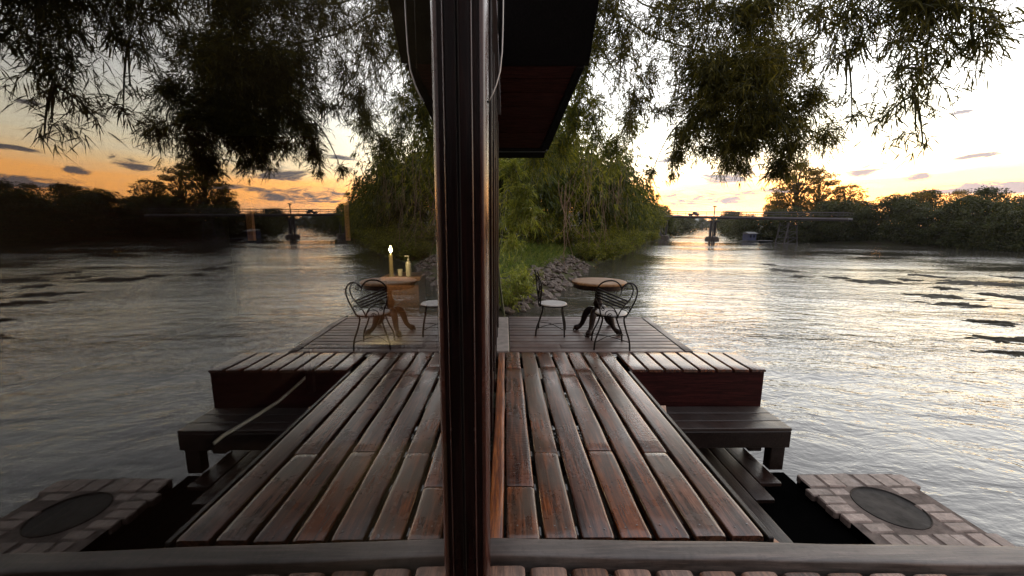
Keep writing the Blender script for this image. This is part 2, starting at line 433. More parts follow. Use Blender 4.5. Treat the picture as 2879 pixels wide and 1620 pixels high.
# ------------------------------------------------------------------ camera
cam_d = bpy.data.cameras.new('camera'); cam = bpy.data.objects.new('camera', cam_d); link(cam)
F, CX, CY, H = 975., 1288., 725., 1.5
PITCH = math.atan((CY - 568) / F); YAW = R(1.04); ROLL = R(.3)
cam_d.sensor_width = 36; cam_d.lens = F / 2576 * 36; cam_d.clip_start = .02; cam_d.clip_end = 20000
cam.location = (0, 0, H)
cam.rotation_euler = (Matrix.Rotation(-YAW, 3, 'Z') @ Matrix.Rotation(R(90) - PITCH, 3, 'X') @ Matrix.Rotation(ROLL, 3, 'Z')).to_euler()
scene.camera = cam
CM = cam.rotation_euler.to_matrix()
def ray(px, py):
    return CM @ Vector(((px - CX) / F, -(py - CY) / F, -1))
def on_z(px, py, z):
    d = ray(px, py); t = (z - H) / d.z; return Vector((d.x * t, d.y * t, z))
def at_y(px, py, Y):
    d = ray(px, py); t = Y / d.y; return Vector((d.x * t, Y, H + d.z * t))

def proj(p):
    q = CM.inverted() @ (Vector(p) - Vector((0, 0, H))); return (CX + F * q.x / -q.z, CY - F * q.y / -q.z)

# ------------------------------------------------------------------ terrain and water
LEFT = [(-60, -60), (-30, -10), (-8, 6), (-2.2, 9.6), (0.2, 11.2), (1.4, 13.2), (3.2, 18.5), (5.4, 24.7), (10.4, 34.5), (19, 56), (33, 81), (66, 155), (130, 290), (260, 520), (700, 1300)]
RIGHT = [(66, -80), (64, 10), (62, 30), (60, 44), (58, 54), (55, 64), (51.5, 78), (56, 92), (86, 150), (155, 280), (290, 520), (760, 1290)]
def river_sd(x, y):
    """signed distance to the river outline (negative in the water)"""
    poly = np.array(LEFT + RIGHT[::-1], dtype=float)
    d = np.full(x.shape, 1e9); inside = np.zeros(x.shape, bool)
    n = len(poly)
    for i in range(n):
        ax, ay = poly[i]; bx, by = poly[(i + 1) % n]
        ex, ey = bx - ax, by - ay
        t = np.clip(((x - ax) * ex + (y - ay) * ey) / (ex * ex + ey * ey), 0, 1)
        d = np.minimum(d, np.hypot(x - ax - t * ex, y - ay - t * ey))
        c = ((ay > y) != (by > y))
        with np.errstate(divide='ignore', invalid='ignore'):
            xi = ax + (y - ay) * ex / (ey if ey else 1e-9)
        inside ^= c & (x < xi)
    return np.where(inside, -d, d)
def ground_h(x, y):
    s = river_sd(x, y)
    und = .25 * np.sin(x * .31 + 1) * np.cos(y * .27) + .5 * np.sin(x * .05) * np.cos(y * .043 + 2)
    up = WATER + 1.9 * (1 - np.exp(-np.maximum(s, 0) / 3.2)) + und * np.clip(s / 8, 0, 1)
    dn = WATER + np.maximum(s, -8) * .28
    return np.where(s > 0, up, dn)
def gh(x, y): return float(ground_h(np.array([float(x)]), np.array([float(y)]))[0])

def spaced(lo, hi, n, c, k):
    u = np.linspace(-1, 1, n)
    w = np.sinh(k * u) / np.sinh(k)
    return np.where(w < 0, c + w * (c - lo), c + w * (hi - c))
gx = spaced(-4000, 5000, 260, 20, 7.5); gy = spaced(-3000, 6000, 260, 30, 7.5)
GX, GY = np.meshgrid(gx, gy, indexing='ij')
GZ = ground_h(GX, GY)
nx, ny = GX.shape
idx = np.arange(nx * ny).reshape(nx, ny)
quads = np.stack([idx[:-1, :-1], idx[1:, :-1], idx[1:, 1:], idx[:-1, 1:]], -1).reshape(-1, 4)
g = np_mesh('ground', np.stack([GX, GY, GZ], -1).reshape(-1, 3), quads, M['ground'], smooth=True)
tag(g, kind='structure')

wv = [(-300, -200, WATER), (1200, -200, WATER), (1200, 1500, WATER), (-300, 1500, WATER)]
w = MB().add(wv, [(0, 1, 2, 3)]).build('river_water', M['water']); tag(w, kind='structure')

# far hills up the valley
def hills():
    n = 160; rows = 7; vs = []; fs = []
    for i in range(n):
        az = R(-60 + 150 * i / (n - 1))
        for j in range(rows):
            u = j / (rows - 1)
            rr = 2300 + 900 * u
            hgt = (70 + 60 * mnoise.fractal((az * 9, 1.3, 0), 1.0, 2.0, 5) + 40 * math.sin(az * 5 + 1)) * math.sin(u * math.pi) + 4
            vs.append((rr * math.sin(az), rr * math.cos(az), hgt - 6))
    for i in range(n - 1):
        for j in range(rows - 1):
            fs.append((i * rows + j, (i + 1) * rows + j, (i + 1) * rows + j + 1, i * rows + j + 1))
    MB().add(vs, fs).build('hills', M['hills'], smooth=True, kind='structure')
hills()

# ------------------------------------------------------------------ decks
def main_deck():
    t = thing('wooden_deck', 'narrow walkway of wide worn brown boards running beside the glass wall', 'deck', (0, 0, 0))
    b = MB(); TH = .035; eb = MB()
    Y0, Y1 = 1.665, 4.485
    rows = [(-.078, .0)] + [(.014 + .1845 * i,   .014 + .1845 * i + .163) for i in range(7)]
    joints = {0: [], 1: [2.05, 3.95], 2: [2.40], 3: [3.98], 4: [2.41, 3.75], 5: [3.9], 6: [2.39], 7: []}
    for i, (x0, x1) in enumerate(rows):
        ys = [Y0 + random.uniform(-.004, .004)] + joints[i] + [Y1]
        for a, c in zip(ys[:-1], ys[1:]):
            (b if i else eb).plank(((x0 + x1) / 2 + random.uniform(-.003, .003), a + .003, random.uniform(-.002, .002)), ((x0 + x1) / 2 - (0 if i == 0 else .002), c - .003, random.uniform(-.002, .002)), x1 - x0, TH, ch=.006, ch2=.015, seg=14, wob=.006 if i in (2, 3) else .004, zj=.004)
    b.build('boards', M['deck'], t, smooth=35); eb.build('wall_side_board', M['amber'], t, smooth=35)
    j = MB()
    for y in (1.75, 2.4, 3.05, 3.7, 4.38): j.box(-.10, 1.30, y - .045, y + .045, -.15, -.04)
    pieces(j.build('joist', M['black'], t))
    f = MB().box(1.302, 1.335, 1.67, 3.88, -.16, -.012, .005); f.build('edge_board', M['dark'], t)
    n = MB()
    for i, (x0, x1) in enumerate(rows[1:]):
        for y in (1.73, 2.36, 2.45, 3.05, 3.7):
            for q in (.3, .7):
                n.lathe([(.0001, .0025), (.004, .0022), (.0045, .0005)], (x0 + (x1 - x0) * q + random.uniform(-.01, .01), y + random.uniform(-.015, .015), .001), 8)
    n.build('screw_heads', M['steel'], t, kind='stuff')
    br = MB()
    for x in (.178, .363):
        for y in (1.72, 2.05, 2.39):
            br.box(x - .010, x + .006, y - .02, y + .035, -.03, -.016)
    pieces(br.build('bracket', M['steel'], t))
main_deck()

def far_deck():
    t = thing('wooden_platform', 'low raft platform of narrow cross boards carrying the bistro table and chairs', 'platform')
    b = MB(); y = 4.50; 
    while y < 6.18:
        w_ = .125 + random.uniform(-.006, .006)
        x1 = 2.19 + (y - 4.5) * .045
        cut = random.choice([None, None, 1.1, .7, 1.6])
        segs = [(.065, x1)] if cut is None else [(.065, cut), (cut + .004, x1)]
        for a, c in segs:
            b.plank((a, y + w_ / 2, random.uniform(-.004, .002)), (c, y + w_ / 2, random.uniform(-.004, .002)), w_, .035, ch=.005, seg=8, wob=.003, zj=.004)
        y += w_ + .017
    b.build('boards', M['deck_x'], t, smooth=35)
    e = MB().plank((2.245, 4.5, .004), (2.325, 6.24, .004), .10, .04, ch=.006, seg=8)
    e.build('edge_board', M['beam'], t, smooth=35)
    j = MB()
    for x in (.3, 1.0, 1.7, 2.2): j.box(x - .05, x + .05, 4.5, 6.2, -.2, -.045)
    j.box(.06, 2.3, 6.16, 6.22, -.2, -.045)
    pieces(j.build('joist', M['black'], t))
    p = MB()
    for x in (.4, 1.3, 2.0):
        p.tube([(x, 4.6, -.95), (x, 6.15, -.95)], .22, 14)
    pieces(p.build('float', M['hull'], t, smooth=True))
far_deck()

def step_box():
    t = thing('slatted_platform', 'box with short slatted top and dark red front beside the walkway', 'platform')
    b = MB()
    x = 1.347
    i = 0
    while x < 2.75:
        b.plank((x + .078, 3.90, -.002), (x + .078, 4.475, -.002), .156, .03, ch=.006, seg=4, wob=.002); x += .1845; i += 1
    b.build('slats', M['deck'], t, smooth=35)
    xe = x - .03
    MB().box(1.345, xe, 3.925, 3.955, -.62, -.034, .004).build('front_panel', M['red'], t)
    MB().box(xe - .03, xe, 3.957, 4.47, -.62, -.034, .004).build('side_panel', M['red'], t)
    MB().box(1.345, xe, 4.44, 4.468, -1.05, -.05).build('back_panel', M['black'], t)
    return xe
XE = step_box()

def bench():
    t = thing('step_bench', 'heavy dark plank step on square legs below the red boxed platform', 'step')
    b = MB()
    y = 3.40
    for w_ in (.145, .155, .15):
        b.plank((1.37, y + w_ / 2, -.4), (2.75, y + w_ / 2, -.4), w_, .03, ch=.005, seg=6, wob=.002); y += w_ + .006
    b.build('seat', M['dark'], t, smooth=35)
    MB().box(1.42, 2.745, 3.395, 3.43, -.60, -.432, .004).build('apron', M['dark'], t)
    for (x, yy) in ((2.595, 3.40), (2.595, 3.72), (1.45, 3.72)):
        MB().box(x, x + .14, yy + .032, yy + .13, -.86, -.434, .006).build('leg', M['dark'], t)
bench()

def lower_deck():
    t = thing('lower_deck', 'dark glossy boards of the sunken deck below the walkway edge', 'deck')
    b = MB(); x = 1.29
    for i in range(5):
        b.plank((x + .086, 1.3, -.86), (x + .086, 4.40, -.86), .172, .035, ch=.005, seg=8, wob=.003); x += .182
    b.plank((x + .086, 3.02, -.86), (x + .086, 4.40, -.86), .172, .035, ch=.005, seg=8, wob=.004)
    b.plank((x + .285, 3.24, -.86), (x + .285, 4.40, -.86), .205, .035, ch=.005, seg=8, wob=.004)
    b.build('boards', M['dark'], t, smooth=35)
    j = MB()
    MB().box(2.08, 2.90, 1.6, 3.62, -1.4, -1.0, .02).build('float', M['gap_shade'], t)  # black filler box added to paint the shaded gap beside the bricks
    for y in (1.5, 2.3, 3.1, 3.9): j.box(1.2, x - .02 + (.4 if y > 3.2 else 0), y - .05, y + .05, -1.0, -.898)
    pieces(j.build('joist', M['black'], t))
lower_deck()

def arc_board():
    b = MB(); poly = []
    for i in range(17):
        y = 1.68 + 1.72 * i / 16; poly.append((1.345 + .17 * ((y - 2.54) / .86) ** 2, y))
    poly2 = [(1.337, y) for _, y in poly][::-1]
    o = b.prism(poly + poly2, -.20, -.165).build('curved_board', M['orange'])
    tag(o, 'orange-brown curved board tucked under the walkway edge with both ends showing', 'board')
arc_board()

def beam():
    a = R(-1.9)
    b = MB(); cs, sn = math.cos(a), math.sin(a)
    b.plank((-.075, 1.603, .02), (-.075 + 5.2 * cs, 1.603 + 5.2 * sn, .02), .108, .09, ch=.010, seg=26, wob=.005, zj=.006)
    o = b.build('threshold_beam', M['beam'], smooth=35)
    tag(o, 'long weathered grey beam across the near edge of the walkway', 'beam')
beam()

def veranda():
    t = thing('veranda_floor', 'warm brown floor boards with rounded ends nearest the viewer', 'floor')
    b = MB(); x = -.07
    i = 0
    while x < 3.2:
        yy = 1.528 - x * .034
        b.plank((x + .080, yy, -.012 + random.uniform(-.003, .003)), (x + .080, -1.6, -.012), .165, .035, ch=.018 if i else .01, seg=10, wob=.003)
        x += .187; i += 1
    b.build('boards', M['veranda'], t, smooth=35)
    j = MB()
    for y in (1.2, .4, -.4, -1.2): j.box(-.1, 3.25, y - .05, y + .05, -.2, -.052)
    pieces(j.build('joist', M['black'], t))
veranda()

def brick_platform():
    t = thing('brick_platform', 'low platform of weathered bricks at the water around a round basin', 'platform')
    cx_, cy_, rr = 3.36, 2.98, .255
    b = MB()
    def put(x0, x1, y0, y1, rz=0):
        nx_, ny_ = max(abs(x0 - cx_), abs(x1 - cx_)), max(abs(y0 - cy_), abs(y1 - cy_))
        px = min(max(cx_, x0), x1); py = min(max(cy_, y0), y1)
        if math.hypot(px - cx_, py - cy_) < rr - .02: return
        z = -.9 + random.uniform(-.008, .006)
        b.box(x0 + .004, x1 - .004, y0 + .004, y1 - .004, z - .07, z, .010, rz + random.uniform(-.025, .025))
    x = 2.86
    for _ in range(6): put(x, x + .175, 3.235, 3.44 + random.uniform(-.02, .02)); x += .18
    for k, y in enumerate((3.125, 3.015, 2.905, 2.795, 2.685)):
        x0 = 2.87 + random.uniform(-.10, .03) + .02 * k
        put(x0, x0 + .21, y, y + .108); put(x0 + .214, x0 + .214 + .16, y, y + .108)
        put(3.60, 3.80 + random.uniform(-.02, .06), y, y + .108)
    for row in (2.475, 2.265, 2.055):
        x = 2.96
        for _ in range(7): put(x, x + .125 + .02 * (_ % 2), row, row + .205); x += .14
    b.build('bricks', M['brick'], t)
    # bed of mortar with a round opening
    n = 48; vs = []; fs = []
    for k in range(n):
        a = 2 * math.pi * k / n
        c, s_ = math.cos(a), math.sin(a)
        q = 1 / max(abs(c) / .5, abs(s_) / .47)
        vs += [(cx_ + rr * c, cy_ + rr * s_, -.9075), (cx_ + q * c, cy_ + q * s_ - .02, -.9075), (cx_ + q * c, cy_ + q * s_ - .02, -1.3)]
    for k in range(n):
        a, c = k * 3, ((k + 1) % n) * 3
        fs += [(a, a + 1, c + 1, c), (a + 1, a + 2, c + 2, c + 1)]
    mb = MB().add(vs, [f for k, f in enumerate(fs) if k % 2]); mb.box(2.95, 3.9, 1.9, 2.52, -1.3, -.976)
    mb.build('side_face', M['gap_shade'], t)  # side of the bed painted black to carry the gap's shade
    MB().add(vs, [f for k, f in enumerate(fs) if k % 2 == 0]).build('mortar_bed', M['mortar'], t)
    ba = MB().lathe([(.262, -.012), (.2615, -.004), (.258, .0), (.252, -.006), (.248, -.02), (.246, -.06), (.236, -.105), (.205, -.145), (.15, -.17), (.08, -.184), (.0001, -.188)], (cx_, cy_, -.9), 48)
    o = ba.build('stone_basin', M['basin'], smooth=50)
    tag(o, 'round dark grey stone basin set into the brick platform', 'basin')
brick_platform()

o = MB().box(-.115, .052, 4.50, 6.24, -.3, .012, .01).build('concrete_curb', M['concrete'])
tag(o, 'short pale concrete curb between the house wall and the platform', 'curb')

# ------------------------------------------------------------------ house
def house():
    t = thing('raft_house', 'dark red varnished timber house with a glass wall and deep plank eaves', 'house', (-.2, 2, 0))
    t.location = (0, 0, 0)
    # glass pane: outer face reflects, the rest is clear
    me = bpy.data.meshes.new('window_pane')
    X, y0, y1, z0, z1 = -.150, -2.4, 1.299, .015, 2.86
    vs = [(X, y0, z0), (X, y1, z0), (X, y1, z1), (X, y0, z1), (X - .006, y0, z0), (X - .006, y1, z0), (X - .006, y1, z1), (X - .006, y0, z1)]
    me.from_pydata(vs, [], [(0, 1, 2, 3), (4, 7, 6, 5), (0, 4, 5, 1), (3, 2, 6, 7), (0, 3, 7, 4), (1, 5, 6, 2)]); me.update()
    me.materials.append(M['glass']); me.materials.append(M['glass_back'])
    for p in me.polygons: p.material_index = 0 if p.normal.x > .9 else 1
    pane = bpy.data.objects.new('window_pane', me); link(pane, t)
    # jamb of the near window: stile, gasket strips, moulded post
    gs = MB(); gs.box(-.149, -.1445, 1.288, 1.2985, -.05, 2.9, .0008); gs.build('gasket', M['iron'], t)
    def mould(prof, z0, z1, name, mat):
        v = []; n = len(prof)
        zs = [z0 + (z1 - z0) * i / 14 for i in range(15)]
        for z in zs:
            for i, (x, y) in enumerate(prof):
                q = .0016 * mnoise.noise((i * .7, z * 1.1, 5)); v.append((x + q, y + q * .5, z))
        f = []
        for k in range(14):
            for i in range(n):
                f.append((k * n + i, k * n + (i + 1) % n, (k + 1) * n + (i + 1) % n, (k + 1) * n + i))
        f.append(tuple(range(n))[::-1]); f.append(tuple(14 * n + i for i in range(n)))
        return MB().add(v, f).build(name, mat, t, smooth=28)
    prof = [(-.21, 1.301), (-.148, 1.301), (-.130, 1.3018), (-.1115, 1.301), (-.1085, 1.3018), (-.1062, 1.304), (-.1050, 1.308), (-.1046, 1.330), (-.0834, 1.331), (-.0834, 1.412), (-.21, 1.412)]
    mould(prof, -.05, 2.9, 'door_post', M['post'])
    mould([(-.0830, 1.3325), (-.0735, 1.3330), (-.0700, 1.3350), (-.0660, 1.342), (-.0625, 1.352), (-.0595, 1.364), (-.0578, 1.378), (-.0575, 1.396), (-.061, 1.411), (-.0830, 1.411)], -.05, 2.9, 'corner_bead', M['bead'])
    MB().tube([(-.1072 + .0006 * mnoise.noise((z, 1, 1)), 1.3005, z) for z in [-.05 + i * .2 for i in range(15)] + [2.9]], .0034, 8).build('edge_bead', M['bead'], t, smooth=True)
    MB().box(-.2, -.074, 1.416, 1.60, -.05, 2.9, .005).build('stile', M['redz'], t)
    # wall beyond: frames and panes stepping along to the far corner
    fr = MB()
    for (a, c, x) in ((1.604, 1.70, -.082), (1.95, 2.06, -.083), (2.65, 2.78, -.088), (3.45, 3.58, -.092), (4.25, 4.40, -.095), (5.05, 5.2, -.095), (5.55, 5.70, -.093)):
        fr.box(-.2, x, a, c, -.05, 2.9, .006)
    fr.box(-.2, -.104, 1.702, 5.548, -.02, .16, .004); fr.box(-.2, -.104, 1.702, 5.548, 2.2, 2.9, .004)
    fr.build('wall_frame', M['post'], t)
    for a, c in ((1.702, 1.948), (2.062, 2.648), (2.782, 3.448), (3.582, 4.248), (4.402, 5.048), (5.202, 5.548)):
        m2 = bpy.data.meshes.new('side_pane')
        x = -.125
        m2.from_pydata([(x, a, .162), (x, c, .162), (x, c, 2.198), (x, a, 2.198), (x - .005, a, .162), (x - .005, c, .162), (x - .005, c, 2.198), (x - .005, a, 2.198)], [], [(0, 1, 2, 3), (4, 7, 6, 5), (0, 4, 5, 1), (3, 2, 6, 7), (0, 3, 7, 4), (1, 5, 6, 2)]); m2.update()
        m2.materials.append(M['glass']); m2.materials.append(M['glass_back'])
        for p in m2.polygons: p.material_index = 0 if p.normal.x > .9 else 1
        link(bpy.data.objects.new('side_pane', m2), t)
    # room shell
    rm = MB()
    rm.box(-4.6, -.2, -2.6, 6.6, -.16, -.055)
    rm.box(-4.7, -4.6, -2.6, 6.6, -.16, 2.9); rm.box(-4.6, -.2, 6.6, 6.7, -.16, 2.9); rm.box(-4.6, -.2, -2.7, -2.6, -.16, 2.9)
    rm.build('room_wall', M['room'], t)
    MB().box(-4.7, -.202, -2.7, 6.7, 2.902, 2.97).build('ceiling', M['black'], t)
    MB().box(-.3, -.128, 5.704, 7.8, -.16, 4.0).build('end_wall', M['redz'], t)
    MB().box(-.2, 1.5, -2.5, -2.42, -.16, 2.69).build('added_light_block', M['redz'], t)  # unseen wall added behind the camera to darken the post's reflections
    # flared overhang at the far end: its boarded underside slopes up towards the viewer
    EP = at_y(1370, 395, 7.9); EN = ((at_y(1370, 0, 5.5) - EP).cross(Vector((1, 0, 0)))).normalized()
    if EN.z < 0: EN = -EN
    def under(px, py, drop=0.0):
        d = ray(px, py); p = Vector((0, 0, H)) + d * ((EP - Vector((0, 0, H))).dot(EN) / d.dot(EN)); return p + EN * drop
    def slab(name, poly, mat, d0=0.0, d1=.05):
        lo = [under(x, y, d0) for x, y in poly]; hi = [under(x, y, d1) for x, y in poly]; n = len(poly)
        return MB().add(lo + hi, [tuple(range(n)), tuple(range(n, 2 * n))[::-1]] + [(i, n + i, n + (i + 1) % n, (i + 1) % n) for i in range(n)]).build(name, mat, t)
    slab('near_soffit', [(1235, -170), (1534, -170), (1507, 0), (1481, 166), (1235, 166)], M['black'])
    ys = [168, 201, 232, 236, 267, 271, 333, 337, 374]
    edge = lambda y: 1468 - (y - 168) * .432
    for y0_, y1_ in ((168, 199), (201, 234), (236, 268), (270, 300), (302, 334), (336, 374)):
        slab('soffit_plank', [(1235, y0_), (edge(y0_) - 18, y0_), (edge(y1_) - 20, y1_), (1235, y1_)], M['soffit'], .012, .05)
    slab('soffit_backing', [(1235, 168), (edge(168), 168), (edge(374), 374), (1235, 374)], M['black'], .052, .09)
    slab('eave_board', [(edge(168) - 17, 168), (edge(168) + 1, 168), (edge(235) + 1, 235), (edge(374) + 1, 374), (edge(374) - 19, 374), (edge(236) - 17, 236)], M['black'], -.03, .05)
    slab('fascia', [(1235, 376), (1373, 376), (1368, 396), (1235, 396)], M['black'], -.02, .09)
    slab('eave_trim', [(1235, 379), (1371, 379), (1371, 381), (1235, 381)], M['steel'], -.026, -.0205)
    slab('roof', [(1180, -190), (1538, -190), (1480, 166), (1378, 392), (1180, 392)], M['tin'], .12, .16)
    rf = MB()
    vs = [(-.06, -2.7, 2.96), (-.06, 5.5, 2.96), (-4.8, 5.5, 4.4), (-4.8, -2.7, 4.4)]
    vs += [(x, y, z + .05) for x, y, z in vs]
    rf.add(vs, [(0, 1, 2, 3), (7, 6, 5, 4), (0, 4, 5, 1), (1, 5, 6, 2), (2, 6, 7, 3), (3, 7, 4, 0)])
    rf.build('main_roof', M['tin'], t)
house()

def cables():
    t = thing('hanging_cable', 'thin pale cable hanging down from the eaves to the post', 'cable', (-.05, 1.25, 1.9))
    pts = [at_y(1266, -560, 1.25), at_y(1266, -30, 1.25), at_y(1265, 60, 1.25), at_y(1263, 130, 1.25), at_y(1258, 180, 1.25), at_y(1248, 215, 1.25), at_y(1238, 240, 1.25), at_y(1229, 256, 1.25)]
    t.location = (0, 0, 0)
    MB().tube(pts, .0022, 6).build('cord', M['cable'], t, smooth=True)
    MB().tube([at_y(1229, 256, 1.252), at_y(1226, 258, 1.252)], .004, 6).build('clip', M['iron'], t, smooth=True)
    MB().tube([at_y(1252, -560, 1.3), at_y(1252, 40, 1.3), at_y(1251, 250, 1.3)], .0012, 6).build('thin_cord', M['iron'], t, smooth=True)
cables()

# ------------------------------------------------------------------ inside the house (seen faintly through the glass)
def interior():
    t = thing('counter', 'lamp-lit orange wooden counter inside the house behind the glass', 'counter', (-1.35, 5.3, -.055)); t.location = (0, 0, 0)
    MB().box(-1.62, -1.10, 5.02, 5.6, .78, .83, .005).build('counter_top', M['counter'], t)
    MB().box(-1.56, -1.14, 5.08, 5.5, -.055, .778, .004).build('cabinet', M['counter'], t)
    l = thing('oil_lamp', 'tall slim oil lamp with a bright yellow flame standing on the counter', 'lamp'); 
    c = (-1.49, 5.08, .83)
    MB().lathe([(.045, 0), (.045, .012), (.028, .02), (.027, .27), (.03, .285), (.012, .30)], c, 20).build('lamp_tube', M['brass'], l, smooth=40)
    MB().lathe([(.0005, 0), (.012, .012), (.021, .032), (.020, .048), (.010, .075), (.0005, .10)], (c[0], c[1], c[2] + .31), 16).build('flame', M['flame'], l, smooth=True)
    ld = bpy.data.lights.new('lamp_glow', 'POINT'); ld.energy = 50; ld.color = (1, .72, .38); ld.shadow_soft_size = .04
    lo = bpy.data.objects.new('lamp_glow', ld); lo.location = (c[0] + .05, c[1] - .42, c[2] + .36); link(lo, l)
    b = thing('pump_bottle', 'pale pump bottle standing on the counter beside the lamp', 'bottle')
    c2 = (-1.27, 5.1, .832)
    MB().lathe([(.035, 0), (.036, .01), (.036, .17), (.03, .19), (.012, .20), (.012, .22)], c2, 18).build('bottle_body', M['bottle'], b, smooth=40)
    pm = MB().lathe([(.014, .221), (.014, .235), (.004, .236), (.004, .262)], c2, 12); pm.box(c2[0] - .05, c2[0] + .012, c2[1] - .008, c2[1] + .008, c2[2] + .262, c2[2] + .274, .002)
    pm.build('pump_head', M['bottle'], b)
    k = thing('drinking_glass', 'small pale tumbler on the counter between the lamp and bottle', 'glass')
    MB().lathe([(.03, 0), (.034, .09), (.031, .09), (.027, .006), (.0001, .006)], (-1.385, 5.12, .832), 16).build('tumbler', M['bottle'], k, smooth=40)
    tb = thing('glint_table', 'low glossy dark table added inside the house to catch the lamp glint', 'table')  # unseen table added as a reflector for the lamp's glint
    MB().box(-1.9, -.75, 3.4, 4.75, .39, .43, .005).build('table_top', M['glinttable'], tb)
    for x in (-1.85, -.86):
        for y in (3.45, 4.64): MB().box(x, x + .06, y, y + .06, -.055, .388, .003).build('leg', M['dark'], tb)
    h = MB()
    pts = [on_z(px, py, .0) for px, py in ((800, 912), (775, 935), (745, 962), (700, 1000), (650, 1032), (600, 1062), (560, 1085), (535, 1105))]
    pts = [(p.x, p.y, -.036) for p in pts]
    h.tube(pts, .014, 8)
    o = h.build('water_hose', M['hose'], smooth=True); tag(o, 'pale hose lying in a curve on the dark floor behind the glass', 'hose')
    for i, (px, y, w_) in enumerate(((621, 5.9, .09), (868, 6.2, .055))):
        p = at_y(px, 505, y); q = at_y(px + (5 if i == 0 else 2), 606, y)
        o = MB().box(p.x - w_ / 2, p.x + w_ / 2, y, y + .06, q.z, p.z, .004)
        o = o.build('hanging_board', M['orange'])
        tag(o, ('wide' if i == 0 else 'narrow') + ' upright orange board hanging inside the house behind the glass', 'board')
interior()

# ------------------------------------------------------------------ bistro set
def spiral(cx_, cz, r, a0, turns, n=18):
    out = []
    for i in range(n):
        u = i / (n - 1); a = a0 + turns * 2 * math.pi * u
        out.append((cx_ + r * (1 - .8 * u) * math.cos(a), cz + r * (1 - .8 * u) * math.sin(a)))
    return out
def smooth_pts(p, k=4):
    out = []; n = len(p)
    for i in range(n - 1):
        p0, p1, p2, p3 = p[max(i - 1, 0)], p[i], p[i + 1], p[min(i + 2, n - 1)]
        for j in range(k):
            t_ = j / k
            out.append(tuple(.5 * (2 * b + (-a + c) * t_ + (2 * a - 5 * b + 4 * c - d) * t_ * t_ + (-a + 3 * b - 3 * c + d) * t_ ** 3) for a, b, c, d in zip(p0, p1, p2, p3)))
    out.append(tuple(p[-1])); return out
S_ = .000748
def zz(x, y): return ((x - 1250) * S_, (1368 - y) * S_)

def make_chair():
    t = thing('bistro_chair', 'black wrought iron chair with heart-shaped back turned towards the viewer', 'chair', (1.318, 4.555, 0), 0, 'wrought iron bistro chairs')
    def lift(pts):   # back leans away from the seat and wraps a little
        o_ = []
        for x, z in pts:
            u = max(0, (z - .42) / .45); o_.append((x, -.05 * u + .9 * (x * x), z))
        return o_
    sx, sy, sr = .02, .20, .195
    MB().lathe([(.0001, .432), (.12, .434), (.17, .437), (.188, .436), (.196, .428), (.197, .418), (.19, .41), (.0001, .41)], (sx, sy, 0), 36).build('seat', M['seat'], t, smooth=40)
    MB().tube([(sx + .2 * math.cos(a), sy + .2 * math.sin(a), .413) for a in [2 * math.pi * i / 32 for i in range(32)]], .009, 8, True).build('seat_ring', M['iron'], t, smooth=True)
    bf = MB(); r = .0092
    for poly in ([(1050, 800), (1035, 760), (1020, 690), (985, 600), (950, 520), (943, 440), (960, 350), (1010, 270), (1080, 225), (1180, 212), (1260, 240), (1310, 288), (1345, 345)],
                 [(1345, 345), (1375, 300), (1420, 268), (1490, 258), (1560, 290), (1610, 350), (1630, 430), (1610, 530), (1570, 620), (1520, 720), (1450, 830)]):
        bf.tube(lift(smooth_pts([zz(*p) for p in poly])), r, 8)
    for poly in ([(1480, 268), (1530, 320), (1545, 400), (1520, 490), (1470, 560), (1400, 640), (1340, 740), (1310, 835)], [(1310, 835), (1300, 770), (1260, 700), (1200, 640), (1130, 612), (1050, 600), (985, 600)]):
        bf.tube(lift(smooth_pts([zz(*p) for p in poly])), r * .8, 8)
    bf.build('back_frame', M['iron'], t, smooth=True)
    sl = MB()
    for a, b in (((958, 345), (1470, 560)), ((946, 392), (1440, 597)), ((948, 440), (1412, 632)), ((955, 490), (1385, 668))):
        sl.tube(lift([tuple(zz(*a)[k] + (zz(*b)[k] - zz(*a)[k]) * i / 8 for k in (0, 1)) for i in range(9)]), .0105, 8)
    pieces(sl.build('back_bar', M['iron'], t, smooth=True))
    sc = MB()
    for (cx_, cy_, rr, a0, tn) in ((1405, 345, 46, 2.6, -1.3), (1250, 402, 36, .3, 1.2), (1180, 792, 40, 0, 1.3), (1490, 690, 40, 3.1, -1.2), (1075, 690, 34, 1.2, 1.2)):
        c = zz(cx_, cy_); sc.tube(lift(spiral(c[0], c[1], rr * S_, a0, tn)), .0045, 7)
    sc.tube(lift(smooth_pts([zz(*p) for p in [(1110, 800), (1115, 750), (1145, 715), (1195, 700), (1250, 716), (1290, 765), (1310, 830)]])), .005, 7)
    sc.tube(lift(smooth_pts([zz(*p) for p in [(1385, 705), (1420, 670), (1460, 650), (1500, 652), (1522, 690)]])), .005, 7)
    sc.tube(lift(smooth_pts([zz(*p) for p in [(1345, 345), (1340, 400), (1330, 450)]])), .005, 7)
    pieces(sc.build('scroll', M['iron'], t, smooth=True))
    for k, (bx, by, tx, ty) in enumerate(((-.225, -.0, -.13, .06), (.205, -.03, .15, .05), (.225, .36, .13, .33), (-.06 - .02, .40, -.09, .34))):
        if k == 3: bx, by = -.17, .39
        pts = [(tx, ty, .415), (tx + (bx - tx) * -.10, ty + (by - ty) * -.1, .36), (tx + (bx - tx) * .25, ty + (by - ty) * .25, .25), (tx + (bx - tx) * .85, ty + (by - ty) * .85, .12), (bx, by, .0)]
        MB().tube(smooth_pts(pts), .0108, 8).build('leg', M['iron'], t, smooth=True)
    cr = MB()
    cr.tube(smooth_pts([(-.20, .0, .10), (0, .17, .13), (.215, .34, .10)]), .005, 7); cr.tube(smooth_pts([(.19, -.02, .10), (0.01, .17, .12), (-.16, .37, .10)]), .005, 7)
    pieces(cr.build('stretcher', M['iron'], t, smooth=True))
    return t
chair = make_chair()
c2 = copy_tree(chair)
